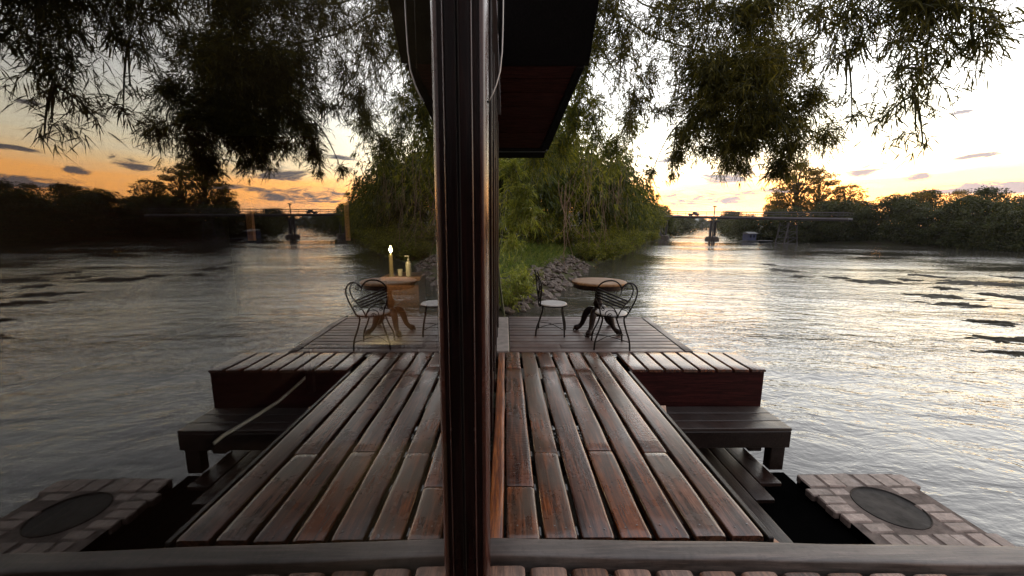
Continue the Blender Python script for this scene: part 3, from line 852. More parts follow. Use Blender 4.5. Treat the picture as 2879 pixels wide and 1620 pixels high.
c2.location = (.475, 5.36, 0); c2.rotation_euler = (0, 0, R(-96))
c2['label'] = 'wrought iron chair seen side-on with pale round seat left of the table'

def make_table():
    t = thing('pedestal_table', 'round brown-topped pedestal table on four dark claw feet', 'table', (1.33, 5.42, 0))
    MB().lathe([(.0001, .735), (.30, .735), (.372, .733), (.382, .726), (.384, .712), (.376, .700), (.36, .698), (.0001, .698)], (0, 0, 0), 56).build('table_top', M['tabletop'], t, smooth=35)
    MB().lathe([(.352, .697), (.352, .640), (.345, .636), (.33, .636), (.33, .697)], (0, 0, 0), 56).build('apron', M['tableleg'], t, smooth=35)
    MB().lathe([(.11, .638), (.10, .62), (.045, .605), (.036, .57), (.034, .52), (.045, .48), (.06, .44), (.066, .41), (.055, .375), (.042, .36), (.06, .345), (.072, .33), (.075, .27), (.06, .235), (.03, .215), (.0001, .21)], (0, 0, 0), 28).build('column', M['tableleg'], t, smooth=50)
    for ang, rr in ((172, .31), (238, .37), (318, .36), (50, .46)):
        a = R(ang); c, s_ = math.cos(a), math.sin(a)
        rz = [(.05, .30, .040), (.12, .315, .042), (.18, .275, .040), (.215, .20, .034), (.245, .12, .028), (.285, .07, .026), (.325, .05, .034), (.355, .034, .033), (.372, .022, .02)]
        k = rr / .36
        pts = smooth_pts([(q * k * c, q * k * s_, z) for q, z, _ in rz], 3)
        rads = [x[0] * 1.22 for x in smooth_pts([(r_,) for _, _, r_ in rz], 3)]
        leg = MB().tube(pts, rads, 10).build('leg', M['tableleg'], t, smooth=True)
        ft = MB()
        for dd in (-.018, 0, .018):
            ft.tube([(q * k * c - dd * s_, q * k * s_ + dd * c, z) for q, z in ((.34, .035), (.375, .022), (.395, .010))], [.014, .012, .008], 7)
        ft.build('claw', M['tableleg'], leg, smooth=True)
make_table()

# ------------------------------------------------------------------ bridge, raft, far things
def bridge():
    t = thing('bridge', 'long low grey bridge on thin piers crossing the river upstream', 'bridge')
    a = at_y(1540, 541, 88); b = at_y(2140, 549, 56)
    def bp(px):
        return min((a.lerp(b, i / 1500) for i in range(1501)), key=lambda p: abs(proj(p)[0] - px))
    d = (b - a).normalized(); L = (b - a).length; n = Vector((-d.y, d.x, 0)).normalized()
    def seg(p0, p1, w_, z0, z1, mb):
        for_ = [p0 - n * w_, p1 - n * w_, p1 + n * w_, p0 + n * w_]
        mb.add([(p.x, p.y, p.z + z0) for p in for_] + [(p.x, p.y, p.z + z1) for p in for_], [(0, 3, 2, 1), (4, 5, 6, 7), (0, 1, 5, 4), (1, 2, 6, 5), (2, 3, 7, 6), (3, 0, 4, 7)])
    dk = MB(); seg(a, b, 1.5, -.22, 0, dk); dk.build('deck', M['bridge'], t)
    gd = MB()
    for o_ in (-1.1, 1.1):
        p0, p1 = a + n * o_, b + n * o_; seg(p0, p1, .12, -.46, -.224, gd)
    pieces(gd.build('girder', M['bridge_dark'], t))
    rl = MB()
    for o_ in (-1.62, 1.62):
        p0, p1 = a + n * o_, b + n * o_
        rl.tube([p0 + Vector((0, 0, .75)), p1 + Vector((0, 0, .75))], .035, 6); rl.tube([p0 + Vector((0, 0, .4)), p1 + Vector((0, 0, .4))], .025, 6)
        k = 0
        while k < L:
            q = p0 + d * k; rl.tube([q, q + Vector((0, 0, .78))], .035, 6); k += 4.0
    rl.build('railing', M['bridge_dark'], t)
    for px in (1672, 1796):
        q = bp(px)
        pr = MB()
        for o_ in (-.9, .9): 
            w0 = q + n * o_
            pr.tube([(w0.x, w0.y, WATER - 1), (w0.x, w0.y, q.z - .83)], .22, 10)
        pr.box(q.x - .3, q.x + .3, q.y - 1.5, q.y + 1.5, q.z - 1.1, q.z - .83)
        pier = pr.build('pier', M['bridge_dark'], t, smooth=40)
        MB().lathe([(1.15, -1.0), (1.2, .35), (1.05, .75), (.4, .9)], (q.x, q.y, WATER), 14).build('footing', M['rock'], pier, smooth=40)
    for px in (1985,):
        q = bp(px); lt = MB()
        zt, zb = q.z - .83, WATER - .5
        for sx in (-.8, .8):
            for sy in (-1, 1): lt.tube([(q.x + sx * 1.4, q.y + sy, zb), (q.x + sx * .7, q.y + sy, zt)], .10, 6)
        for i in range(4):
            z = zb + (zt - zb) * (i + .5) / 4; s_ = 1.4 - .7 * (i + .5) / 4
            for sy in (-1, 1):
                lt.tube([(q.x - .8 * s_, q.y + sy, z), (q.x + .8 * s_, q.y + sy, z)], .06, 6)
                lt.tube([(q.x - .8 * s_, q.y + sy, z), (q.x + .8 * s_, q.y + sy, z + (zt - zb) / 4)], .05, 6)
        lt.build('trestle', M['bridge_dark'], t)
    q = bp(1808) - n * 1.9
    p = thing('gauge_pole', 'slim dark pole rising past the bridge deck beside its middle pier', 'pole', (q.x, q.y, WATER))
    MB().tube([(0, 0, -1), (0, 0, q.z - WATER + 1.7)], .09, 8).build('shaft', M['bridge_dark'], p, smooth=True)
    MB().box(-.28, .28, -.1, .1, q.z - WATER + 1.55, q.z - WATER + 1.75).build('cap', M['bridge_dark'], p)
    # pickup on the bridge
    q = bp(1745)
    v = thing('pickup_truck', 'small dark pickup truck on the bridge above the open water', 'truck', (q.x, q.y, q.z + .004), math.atan2(d.y, d.x)); v.scale = (.75, .75, .6)
    MB().add([(x, y, z) for y in (-.55, .55) for x, z in ((-1.2, .3), (-1.2, .75), (-.1, .75), (0, 1.15), (.6, 1.15), (.8, .78), (1.25, .7), (1.25, .3))],
             [tuple(range(8)), tuple(range(8, 16))[::-1]] + [(i, 8 + i, 8 + (i + 1) % 8, (i + 1) % 8) for i in range(8)]).build('body', M['bridge_dark'], v)
    for x in (-.75, .8):
        for y in (-.5, .5):
            MB().tube([(x, y - .08, .24), (x, y + .08, .24)], .24, 14).build('wheel', M['hull'], v, smooth=40)
    MB().box(.08, .56, -.556, -.551, .82, 1.08).build('window', M['glassdark'], v)
    # raft hut
    q = on_z(1884, 608, WATER)
    h = thing('raft_hut', 'small blue floating hut with a pale roof moored below the far trees', 'raft', (q.x, q.y, WATER), R(12)); h.scale = (.58, .58, .8)
    MB().box(-2.1, 2.1, -1.5, 1.5, -.2, .25, .05).build('hull', M['hull'], h)
    MB().box(-1.5, 1.5, -1.1, 1.1, .252, 1.75, .03).build('cabin', M['cabin'], h)
    MB().add([(-1.9, -1.5, 1.76), (1.9, -1.5, 1.76), (1.9, 1.5, 1.76), (-1.9, 1.5, 1.76), (-1.7, 0, 2.15), (1.7, 0, 2.15)], [(0, 1, 5, 4), (2, 3, 4, 5), (1, 2, 5), (3, 0, 4), (3, 2, 1, 0)]).build('roof', M['hull'], h)
    for x in (-.9, .3): MB().box(x, x + .6, -1.13, -1.104, .9, 1.45).build('window', M['glassdark'], h)
    q = on_z(1925, 610, WATER)
    o = MB().lathe([(.0001, -.25), (.8, -.1), (1.05, .25), (.9, .3), (.0001, .2)], (0, 0, 0), 16)
    o.v = [(x * 2.2, y * .6, z) for x, y, z in o.v]
    o = o.build('moored_boat', M['hull'], smooth=40); o.location = (q.x, q.y, WATER + .1); o.scale = (.7, .7, .7); o.rotation_euler = (0, 0, R(10)); tag(o, 'low dark boat moored on the water beside the blue hut', 'boat')
bridge()

# ------------------------------------------------------------------ weed beds in the river
WEEDS = [(2371, 747, 110, 'flat'), (2420, 768, 120, 'narrow'), (2536, 747, 90, 'flat'), (2520, 815, 110, 'thin'), (2530, 855, 150, 'broad'), (2548, 890, 110, 'broken'),
         (2470, 714, 190, 'long'), (2391, 727, 60, 'small'), (2201, 710, 130, 'long thin'), (2010, 697, 70, 'short'), (1966, 681, 80, 'slim'), (1936, 667, 36, 'tiny'), (2285, 705, 40, 'tiny'), (2110, 700, 46, 'small'), (2330, 695, 60, 'thin'), (2560, 700, 50, 'small')]
def weeds():
    names = ['flat dark weed bed in the sunset glow right of midstream', 'narrow dark weed streak just below the flat bed in the glow', 'dark weed bed at the picture edge level with the flat bed', 'thin dark weed streak above the broadest bed', 'broadest dark weed bed in the water near the right edge', 'broken dark weed bed nearest the deck at the right edge',
             'long ragged brown weed bank across the orange glow', 'small weed tuft above the flat bed in the glow', 'long thin weed streak in midstream', 'short dark weed streak below the bridge end', 'slim weed streak nearer the bridge pier', 'tiny weed tuft closest to the bridge', 'tiny weed tuft right of the long thin streak', 'small weed tuft left of the long thin streak', 'thin weed streak left of the ragged brown bank', 'small weed tuft beyond the ragged brown bank']
    for i, (px, py, wpx, _) in enumerate(WEEDS):
        p = on_z(px, py, WATER); dist = p.length
        w_ = wpx * dist / F * .36
        ln = w_ * random.uniform(.9, 1.2); dp = max(.12, dist * dist * 3.4 / F / 2.6) * (.6 if wpx < 80 else 1.0)
        n = 96; rings = 7; vs = [(0, 0, .06)]; fs = []; k = random.random() * 99
        for r_ in range(1, rings + 1):
            for j in range(n):
                a = 2 * math.pi * j / n; u = r_ / rings
                e = 1 + .6 * mnoise.noise((math.cos(a) * 2.2 + k, math.sin(a) * 2.2, 0)) + .45 * mnoise.noise((math.cos(a) * 7 + k, math.sin(a) * 7, 4)) + .4 * mnoise.noise((math.cos(a) * 19 + k, math.sin(a) * 19, 8))
                x = ln * u * e * math.cos(a); y = dp * u * e * math.sin(a)
                vs.append((x, y, .055 * (1 - u) - .012 + .07 * mnoise.noise((x * 2.2 + k, y * 4, 1)) + .03 * mnoise.noise((x * 9 + k, y * 9, 2)) if r_ < rings else -.05))
        for j in range(n): fs.append((0, 1 + j, 1 + (j + 1) % n))
        for r_ in range(rings - 1):
            for j in range(n):
                a, b = 1 + r_ * n + j, 1 + r_ * n + (j + 1) % n; fs.append((a, a + n, b + n, b))
        o = MB().add(vs, fs).build('weed_bed', M['weed'], smooth=True); o.location = (p.x, p.y, WATER + .0); o.rotation_euler = (0, 0, R(random.uniform(-12, 4) - 8))
        tag(o, names[i], 'weed bed', 'weed beds in the river')
weeds()

# ------------------------------------------------------------------ foliage
def culm_path(p0, p1, p2, p3, n=22):
    p0, p1, p2, p3 = map(Vector, (p0, p1, p2, p3)); out = []
    for i in range(n + 1):
        u = i / n; out.append(p0 * (1 - u) ** 3 + p1 * 3 * u * (1 - u) ** 2 + p2 * 3 * u * u * (1 - u) + p3 * u ** 3)
    return out

def near_bamboo(name, label, base, mains, clusters, seed, leafmat_='bamboo_leaf', ln=.17, wd=.0135, ncul=3):
    """mains: way points of the arching canes; clusters: (px, py, Y, rx, ry, sprays), the hanging masses at their own distance"""
    global RNG
    RNG = np.random.default_rng(seed); rnd = random.Random(seed)
    t = thing(name, label, 'bamboo', base); t.location = (0, 0, 0)
    V, T, nb = [], [], 0
    base = Vector(base); tw = MB(); lines = []
    for path in mains:
        w = [base + Vector((rnd.gauss(0, .2), rnd.gauss(0, .2), 0))] + [Vector(p) if len(p) == 4 else at_y(*p) for p in path]
        w = [Vector(p[:3]) for p in w]
        line = [Vector(p) for p in smooth_pts([tuple(p) for p in w], 8)]; lines.append(line)
        n_ = len(line)
        MB().tube(line, [.034 - .030 * i / (n_ - 1) for i in range(n_)], 7).build('culm', M['culm'], t, smooth=True)
    allp = [p for l in lines for p in l[8:]]
    for (px, py, Y, rx, ry, n) in clusters:
        c = at_y(px, py, Y); sx = rx * Y / F; sz = ry * Y / F
        near = min(allp, key=lambda p: (p - c).length - .5 * (p.z - c.z))
        s1 = c + Vector((0, 0, sz * .5)); m_ = (near + s1) / 2 + Vector((0, 0, .25 * (s1 - near).length))
        tw.tube([near * (1 - u) ** 2 + m_ * 2 * u * (1 - u) + s1 * u * u for u in [i / 9 for i in range(10)]], [.016 - .0009 * i for i in range(10)], 5)
        nt_ = max(4, n // 16); fr = []
        for k in range(nt_):
            a = rnd.uniform(0, 2 * math.pi); e = Vector((math.cos(a) * sx * rnd.uniform(.2, 1.05), math.sin(a) * sx * rnd.uniform(.2, .8), rnd.uniform(-1.0, .9) * sz))
            s0 = c + Vector((rnd.gauss(0, .25) * sx, rnd.gauss(0, .2) * sx, sz * rnd.uniform(.2, .9)))
            e = c + e; m_ = (s0 + e) / 2 + Vector((0, 0, .18 * sz))
            pts = [s0 * (1 - u) ** 2 + m_ * 2 * u * (1 - u) + e * u * u for u in [i / 6 for i in range(7)]]
            tw.tube(pts, [.0075 - .0008 * i for i in range(7)], 4); fr.append(pts)
        cen = []; dr = []
        for i in range(n):
            pts = fr[i % nt_]; u = rnd.random() ** .7 * 5.99; j = int(u); p = pts[j].lerp(pts[j + 1], u - j)
            d_ = (pts[j + 1] - pts[j]).normalized()
            off = Vector((rnd.gauss(0, 1), rnd.gauss(0, 1), rnd.gauss(0, 1))) * (.05 + .22 * min(sx, sz))
            cen.append(p + off); dr.append(d_ * .7 + off.normalized() * 1.1 + Vector((0, 0, -.35)))
        v, q = sprays(np.array([tuple(x) for x in cen]), np.array([tuple(x) for x in dr]), 7, ln, wd, spread=1.05, grav=.18)
        V.append(v); T.append(q + nb); nb += len(v)
    tw.build('twigs', M['culm'], t)
    np_mesh('foliage', np.concatenate(V), np.concatenate(T), M[leafmat_], t)
    return t
def smooth_pts(p, k=4):
    out = []; n = len(p)
    for i in range(n - 1):
        p0, p1, p2, p3 = p[max(i - 1, 0)], p[i], p[i + 1], p[min(i + 2, n - 1)]
        for j in range(k):
            t_ = j / k
            out.append(tuple(.5 * (2 * b + (-a + c) * t_ + (2 * a - 5 * b + 4 * c - d) * t_ * t_ + (-a + 3 * b - 3 * c + d) * t_ ** 3) for a, b, c, d in zip(p0, p1, p2, p3)))
    out.append(tuple(p[-1])); return out

near_bamboo('overhanging_bamboo', 'dense dark bamboo spray hanging over the river beyond the platform', (-2.6, 11.5, gh(-2.6, 12.5)),
    [[(-2.3, 11, 4.2, 0), (1440, 40, 9.4), (1660, 100, 8.2), (1930, 190, 7.2), (2030, 330, 6.9)],
     [(-2.4, 11.3, 4.5, 0), (1420, -60, 9.2), (1640, 20, 8.0), (1860, 20, 7.4), (2000, 90, 7.0)],
     [(-2.2, 11.2, 4.0, 0), (1430, 120, 9.4), (1560, 190, 8.8), (1700, 320, 7.8)]], [
    (1870, 250, 7.2, 140, 100, 1602), (1940, 330, 7.0, 105, 75, 1026), (1790, 220, 7.4, 110, 85, 923), (1930, 190, 7.3, 85, 75, 666), (1860, 350, 7.2, 90, 50, 538),
    (1770, 320, 7.3, 85, 60, 417), (1985, 405, 7.1, 48, 50, 233), (1955, 440, 7.1, 28, 36, 102), (2045, 280, 6.8, 45, 60, 164), (2065, 365, 6.8, 40, 40, 106),
    (1710, 370, 7.6, 40, 60, 136), (1680, 300, 7.7, 35, 45, 87), (1630, 230, 7.8, 60, 60, 164), (1780, 100, 7.6, 110, 90, 622), (1870, 90, 7.4, 70, 100, 602), (1650, 110, 8.0, 90, 90, 320), (1560, 190, 8.4, 60, 130, 408), (1545, 60, 8.2, 60, 80, 291), (1930, 40, 7.2, 70, 60, 252), (1830, 395, 7.2, 60, 35, 166), (1770, 395, 7.4, 30, 30, 48), (1700, 415, 7.5, 26, 40, 87), (1690, 450, 7.5, 12, 20, 17), (1860, 425, 7.3, 50, 22, 76), (1640, 440, 8.0, 40, 10, 28), (1480, 60, 8.4, 60, 90, 213), (1590, 290, 8.0, 40, 60, 136), (1700, 20, 7.8, 90, 50, 252), (2010, 170, 7.0, 30, 60, 87)], 3)
near_bamboo('overhanging_bamboo', 'open feathery bamboo spray hanging into the bright sky at upper right', (-2.0, 12.2, gh(-2.0, 13.5)),
    [[(-1.6, 11.6, 4.8, 0), (1560, -260, 8.2), (1850, -200, 6.6), (2150, -90, 5.3), (2330, 40, 4.8), (2300, 240, 4.7)],
     [(-1.7, 11.8, 4.6, 0), (1540, -330, 8.4), (1900, -260, 6.4), (2250, -140, 4.9), (2440, 20, 4.5)],
     [(-1.8, 12.0, 4.4, 0), (1600, -160, 8.0), (1850, -110, 6.8), (2060, -20, 5.6), (2130, 130, 5.3)]], [
    (2240, 25, 4.9, 141, 57, 167), (2340, 45, 4.7, 127, 69, 139), (2440, 60, 4.5, 108, 69, 87), (2440, 150, 4.5, 96, 57, 58), (2280, 140, 4.8, 103, 63, 76), (2350, 190, 4.6, 96, 51, 58), (2190, 70, 5.0, 77, 69, 73),
    (2250, 215, 4.8, 63, 63, 39), (2290, 285, 4.7, 70, 51, 39), (2300, 345, 4.7, 51, 28, 15), (2320, 372, 4.7, 22, 15, 5), (2120, 70, 5.2, 77, 69, 58), (2070, 110, 5.4, 77, 69, 52), (2100, 180, 5.4, 63, 57, 34), (2150, 160, 5.2, 51, 57, 27), (2140, 320, 5.3, 40, 43, 22), (2040, 30, 5.6, 77, 51, 48), (2125, 255, 5.3, 22, 29, 7), (2205, 322, 4.9, 14, 11, 5), (2500, 90, 4.4, 51, 69, 30), (2010, -20, 5.8, 100, 52, 79), (2120, -30, 5.3, 100, 52, 72), (2260, -50, 4.9, 134, 52, 105), (2400, -40, 4.6, 123, 52, 92)], 5, ln=.2, wd=.0135)
near_bamboo('overhanging_bamboo', 'yellow-green bamboo spray hanging just past the end of the eaves', (-1.8, 13.2, gh(-1.8, 13.6)),
    [[(-1.5, 13, 3.6, 0), (1350, 60, 10.5), (1450, 150, 9.0), (1480, 330, 9.0)], [(-1.4, 13, 3.4, 0), (1380, 120, 10.5), (1520, 190, 9.6), (1600, 330, 9.6)]], [
    (1465, 250, 8.6, 35, 90, 260), (1435, 330, 8.8, 40, 60, 220), (1410, 380, 9.0, 45, 45, 190), (1500, 340, 9.2, 40, 90, 240), (1540, 400, 9.6, 40, 70, 190), (1600, 350, 9.6, 45, 60, 150), (1345, 420, 9.0, 60, 50, 210), (1500, 150, 8.6, 40, 80, 200)], 8, 'bank_leaf', .17, .016)
near_bamboo('young_bamboo', 'bright green young bamboo growing at the far corner of the house', (-.25, 9.7, gh(-.5, 10.6)),
    [[(-.1, 9.3, 1.2, 0), (1285, 430, 8.3), (1320, 480, 8.1)], [(-.2, 9.3, 1.0, 0), (1275, 480, 8.3), (1310, 560, 8.1)]], [
    (1290, 455, 8.2, 38, 60, 120), (1320, 520, 8.0, 40, 50, 110), (1285, 570, 8.2, 34, 60, 90), (1335, 545, 8.0, 26, 30, 40), (1290, 630, 8.6, 30, 30, 40)], 9, 'bright_leaf', .15, .02)

def clump_mesh(seed, hgt, spread, nculm, nspray, ln, wd, mat, label, name, weep=1.0):
    """a weeping bamboo clump: culms fan out and bend over, leaf fans all along, skirts down to the water"""
    global RNG
    RNG = np.random.default_rng(seed); rnd = random.Random(seed)
    t = thing(name, label, 'bamboo')
    cul = MB(); cen = []; dr = []
    for k in range(nculm):
        a = 2 * math.pi * (k + rnd.random()) / nculm; s_ = spread * rnd.uniform(.3, 1.05); h = hgt * rnd.uniform(.6, 1.03)
        d_ = Vector((math.cos(a), math.sin(a), 0))
        p0 = d_ * .35 * rnd.random(); p3 = d_ * s_ + Vector((0, 0, h * (1 - .62 * weep * rnd.uniform(.35, 1.0) * s_ / spread)))
        pts = culm_path(p0, p0 + Vector((0, 0, h * .6)) + d_ * s_ * .1, Vector((0, 0, h * 1.05)) + d_ * s_ * .6, p3, 16)
        cul.tube(pts, [.035 - .0018 * i for i in range(17)], 5)
        for _ in range(nspray // nculm):
            u = rnd.random() ** .6 * 15.99; j = int(u); p = pts[j].lerp(pts[j + 1], u - j)
            hang = rnd.random() ** 1.5 * (.25 + .55 * weep) * hgt * .42 * (u / 16)
            off = Vector((rnd.gauss(0, .34), rnd.gauss(0, .34), rnd.gauss(0, .22))) * (.5 + .07 * hgt)
            q = p + off - Vector((0, 0, hang)); q.z = max(q.z, .1)
            cen.append(q); dr.append(off.normalized() + d_ * .5 + Vector((0, 0, -.9)))
    cul.build('culm', M['culm'], t, smooth=True)
    v, q = sprays(np.array([tuple(x) for x in cen]), np.array([tuple(x) for x in dr]), 7, ln, wd)
    np_mesh('foliage', v, q, M[mat], t)
    return t

CL1 = clump_mesh(21, 8.6, 3.4, 26, 3000, .34, .05, 'bank_leaf', '', 'bamboo_clump')
CL2 = clump_mesh(22, 7.6, 3.9, 24, 2800, .36, .052, 'shade_leaf', '', 'bamboo_clump')
ordn = ['first', 'second', 'third', 'fourth', 'fifth', 'sixth', 'seventh', 'eighth', 'ninth', 'tenth', 'eleventh', 'twelfth', 'thirteenth', 'fourteenth', 'fifteenth', 'sixteenth', 'seventeenth', 'eighteenth', 'nineteenth', 'twentieth']
spots = [(-3.2, 18.5, 1.15), (.4, 24.0, 1.2), (3.6, 29.0, 1.35), (7.2, 34, 1.32), (10.3, 39, 1.28), (13.2, 45, 1.15), (17.2, 52.5, 1.02), (21.5, 62, .95), (27.4, 72, .88), (33.6, 83, .82), (-2.6, 29, 1.4), (1.5, 37, 1.5)]
for i, (x, y, s_) in enumerate(spots):
    src = CL1 if i % 2 == 0 else CL2
    o = src if i < 2 else copy_tree(src)
    o.location = (x, y, gh(x, y) - .1); o.rotation_euler = (0, 0, i * 1.9); o.scale = (s_, s_, s_ * (1 + .08 * math.sin(i * 2.3)))
    tag(o, 'weeping bamboo clump on the left bank, ' + ordn[i] + ' from the house', 'bamboo', 'bamboo clumps along the left bank')

# shrubs at the foot of the bank
def shrub_mesh(seed, name, n, ln, wd, mat, r, h):
    global RNG
    RNG = np.random.default_rng(seed); rnd = random.Random(seed)
    t = thing(name, '', 'shrub'); st = MB(); cen = []; dr = []
    stems = []
    for k in range(26):
        a = rnd.uniform(0, 6.28); q = Vector((math.cos(a) * r * rnd.uniform(.3, 1), math.sin(a) * r * rnd.uniform(.3, 1), h * rnd.uniform(.35, 1)))
        pts = culm_path((0, 0, 0), q * .3 + Vector((0, 0, h * .4)), q * .8 + Vector((0, 0, h * .2)), q, 8); stems.append(pts)
        st.tube(pts, [.013 - .0013 * i for i in range(9)], 4)
    for i in range(n):
        pts = stems[i % 26]; u = 1 + rnd.random() * 6.99; j = int(u); p = pts[j].lerp(pts[j + 1], u - j)
        off = Vector((rnd.gauss(0, 1), rnd.gauss(0, 1), rnd.gauss(0, 1))) * .14 * r
        cen.append(p + off); dr.append(off.normalized() + Vector((0, 0, .1)))
    st.build('stems', M['twig'], t)
    v, q = sprays(np.array([tuple(x) for x in cen]), np.array([tuple(x) for x in dr]), 7, ln, wd)
    np_mesh('foliage', v, q, M[mat], t); return t
SH1 = shrub_mesh(31, 'bank_shrub', 620, .12, .03, 'bright_leaf', .95, 1.25)
SH2 = shrub_mesh(32, 'bank_shrub', 620, .14, .026, 'bank_leaf', 1.1, 1.3)
sh = [(.15, 11.5, 1.0, 'bright yellow-green shrub at the water line just behind the platform'), (.75, 13.3, .62, 'olive shrub on the rocks right of the yellow-green one'), (-.7, 13.0, .8, 'leafy shrub higher up the bank behind the yellow-green one'), (5.2, 25.9, .8, 'small green shrub at the far end of the rock slope'), (-.6, 10.7, .5, 'low green shrub at the corner of the house'), (8.8, 32.6, .9, 'round shrub overhanging the water beyond the rocks')]
und = [(-2.2, 20.5, 2.0), (.0, 21.8, 1.9), (2.2, 25.4, 1.9), (4.6, 28.2, 1.8), (6.6, 30.2, 1.5), (9.6, 35.2, 1.7), (11.8, 39.2, 1.7), (13.8, 44, 1.7), (16.2, 49, 1.7), (19, 55.5, 1.7), (22.4, 62, 1.7), (26, 68.5, 1.7), (-.6, 25, 2.2), (3.4, 32, 2.4), (6.0, 26.6, 1.2), (7.4, 28.8, 1.4), (8.7, 31.2, 1.4), (10.2, 34.4, 1.5), (11.8, 37.8, 1.5)]
for i, (x, y, s_, lb) in enumerate(sh):
    src = SH1 if i % 2 == 0 else SH2
    o = src if i < 2 else copy_tree(src)
    o.location = (x, y, gh(x, y) - .05); o.rotation_euler = (0, 0, i * 1.3); o.scale = (s_, s_, s_); tag(o, lb, 'shrub', 'shrubs along the left bank')

for i, (x, y, s_) in enumerate(und):
    o = copy_tree(SH2); o.location = (x, y, gh(x, y) - .1); o.rotation_euler = (0, 0, i * 2.1); o.scale = (s_, s_, s_ * .9)
    tag(o, 'dark leafy undergrowth bush at the foot of the bank bamboo, ' + ordn[i] + ' from the house', 'bush', 'undergrowth at the foot of the bamboo')

# grass on the bank
def grass():
    rng = np.random.default_rng(4); global RNG; RNG = rng
    n = 15000; u = rng.random(n); P = []
    pl = np.array([(-.6, 10.8), (.9, 13.2), (2.9, 18.5), (4.6, 23.5), (7, 28.5)])
    k = rng.random(n) * 3.99; j = k.astype(int); f = (k - j)[:, None]
    b = pl[j] * (1 - f) + pl[j + 1] * f
    off = (1.1 + rng.random(n) ** 1.1 * 3.6)[:, None] * np.array([[-.92, .38]])
    xy = b + off + rng.normal(size=(n, 2)) * .15
    z = ground_h(xy[:, 0], xy[:, 1])
    P = np.concatenate([xy, z[:, None] - .03], 1)
    D = rng.normal(size=(n, 3)) * .45 + np.array([.3, -.2, .8])
    v, t = blades(P, D, .2 + .65 * rng.random(n) ** 2, .018 + .014 * rng.random(n), 1.1)
    o = np_mesh('grass', v, t, M['grass']); tag(o, 'long green grass covering the bank above the rocks', 'grass', kind='stuff')
grass()

# riprap
def rocks():
    protos = []
    for s_ in range(6):
        import bmesh
        bm = bmesh.new(); bmesh.ops.create_icosphere(bm, subdivisions=2, radius=1.0)
        for v in bm.verts:
            q = 1 + .45 * mnoise.noise(v.co * 1.1 + Vector((s_ * 7, 0, 0))) + .2 * mnoise.noise(v.co * 2.7 + Vector((s_ * 3, 9, 0))); v.co *= q
            v.co.z *= .62; v.co.x *= 1.25
        me = bpy.data.meshes.new('rock'); bm.to_mesh(me); bm.free(); me.materials.append(M['rock']); protos.append(me)
    rnd = random.Random(5)
    pl = [(-.2, 11.2), (1.35, 13.2), (3.15, 18.5), (5.3, 24.7)]
    cnt = 0
    for i in range(290):
        k = rnd.random() ** .8 * 2.999; j = int(k); f = k - j
        bx = pl[j][0] * (1 - f) + pl[j + 1][0] * f; by = pl[j][1] * (1 - f) + pl[j + 1][1] * f
        q = rnd.uniform(-.25, 1.5); x, y = bx - .92 * q, by + .38 * q
        o = bpy.data.objects.new('bank_rock', protos[i % 6]); C.objects.link(o)
        s_ = rnd.uniform(.09, .19); o.scale = (s_, s_, s_); o.location = (x, y, gh(x, y) + .03)
        o.rotation_euler = (rnd.uniform(-.5, .5), rnd.uniform(-.5, .5), rnd.uniform(0, 6.28))
        tag(o, 'rough brown stone in the rock slope under the grassy bank', 'rock', 'stones of the rock slope')
rocks()

# dry hanging vines in front of the bamboo
def vines():
    rnd = random.Random(6)
    t = thing('dry_vines', 'tangle of thin dry brown vines hanging in front of the bamboo', 'vines')
    mb = MB()
    for k in range(46):
        px = rnd.uniform(1400, 1580); py = rnd.uniform(380, 520); Y = 15 + (px - 1400) / 180 * 14 + rnd.uniform(-1, 1)
        a = at_y(px, py, Y); ln = rnd.uniform(1.2, 3.4); dx = rnd.gauss(0, .7)
        pts = [a + Vector((dx * u * u + .12 * mnoise.noise((k, u * 3, 0)), .1 * mnoise.noise((k, u * 3, 9)), -ln * u)) for u in [i / 8 for i in range(9)]]
        mb.tube(pts, .011, 4)
    mb.build('stems', M['twig'], t)
vines()

# trees on the far bank
def tree_mesh(seed, name, h, r, nl, per, size, mat, trunk_h, low=0.0, flat=1.0, sparse=1.0):
    global RNG
    RNG = np.random.default_rng(seed); rnd = random.Random(seed)
    t = thing(name, '', 'tree'); tr = MB()
    tr.tube([(0, 0, -.5), (.1, .05, trunk_h * .5), (0, .1, trunk_h), (.1, 0, h * .75)], [.28, .22, .17, .05], 8)
    cen = []
    for k in range(nl):
        a = rnd.uniform(0, 6.28); z = low + (h - low) * (k + rnd.random()) / nl
        u = (z - low) / (h - low); w_ = r * math.sqrt(max(.05, 1 - (2 * u - .9) ** 2 * .75)) * rnd.uniform(.35, 1.0)
        c = Vector((math.cos(a) * w_, math.sin(a) * w_, z)); cen.append((c, r * rnd.uniform(.2, .42)))
        if rnd.random() < .6: tr.tube([(0, 0, max(.4, z * .6)), (c.x * .5, c.y * .5, z * .85), tuple(c)], [.09, .06, .02], 5)
    tr.build('trunk', M['bark'], t, smooth=True)
    P = []; D = []
    for c, rr in cen:
        n = per
        d = unit(RNG.normal(size=(n, 3)) * np.array([1, 1, .8])); q = rr * (.45 + .6 * RNG.random((n, 1)))
        P.append(np.array(c) + d * q * np.array([1, 1, .6 * flat])); D.append(d * np.array([1, 1, .5]) + np.array([0, 0, -.35]))
    P = np.concatenate(P); D = np.concatenate(D) + RNG.normal(size=P.shape) * .5
    n = len(P); v, q = blades(P, D, size * (.6 + .8 * RNG.random(n)), size * .5 * (.6 + .7 * RNG.random(n)), .2)
    np_mesh('crown', v, q, M[mat], t); return t
T1 = tree_mesh(41, 'bank_tree', 6.6, 3.6, 60, 190, .28, 'far_leaf', 2.0, .1)
T2 = tree_mesh(42, 'bank_tree', 5.6, 3.9, 60, 190, .28, 'far_leaf', 1.6, .0, .9)
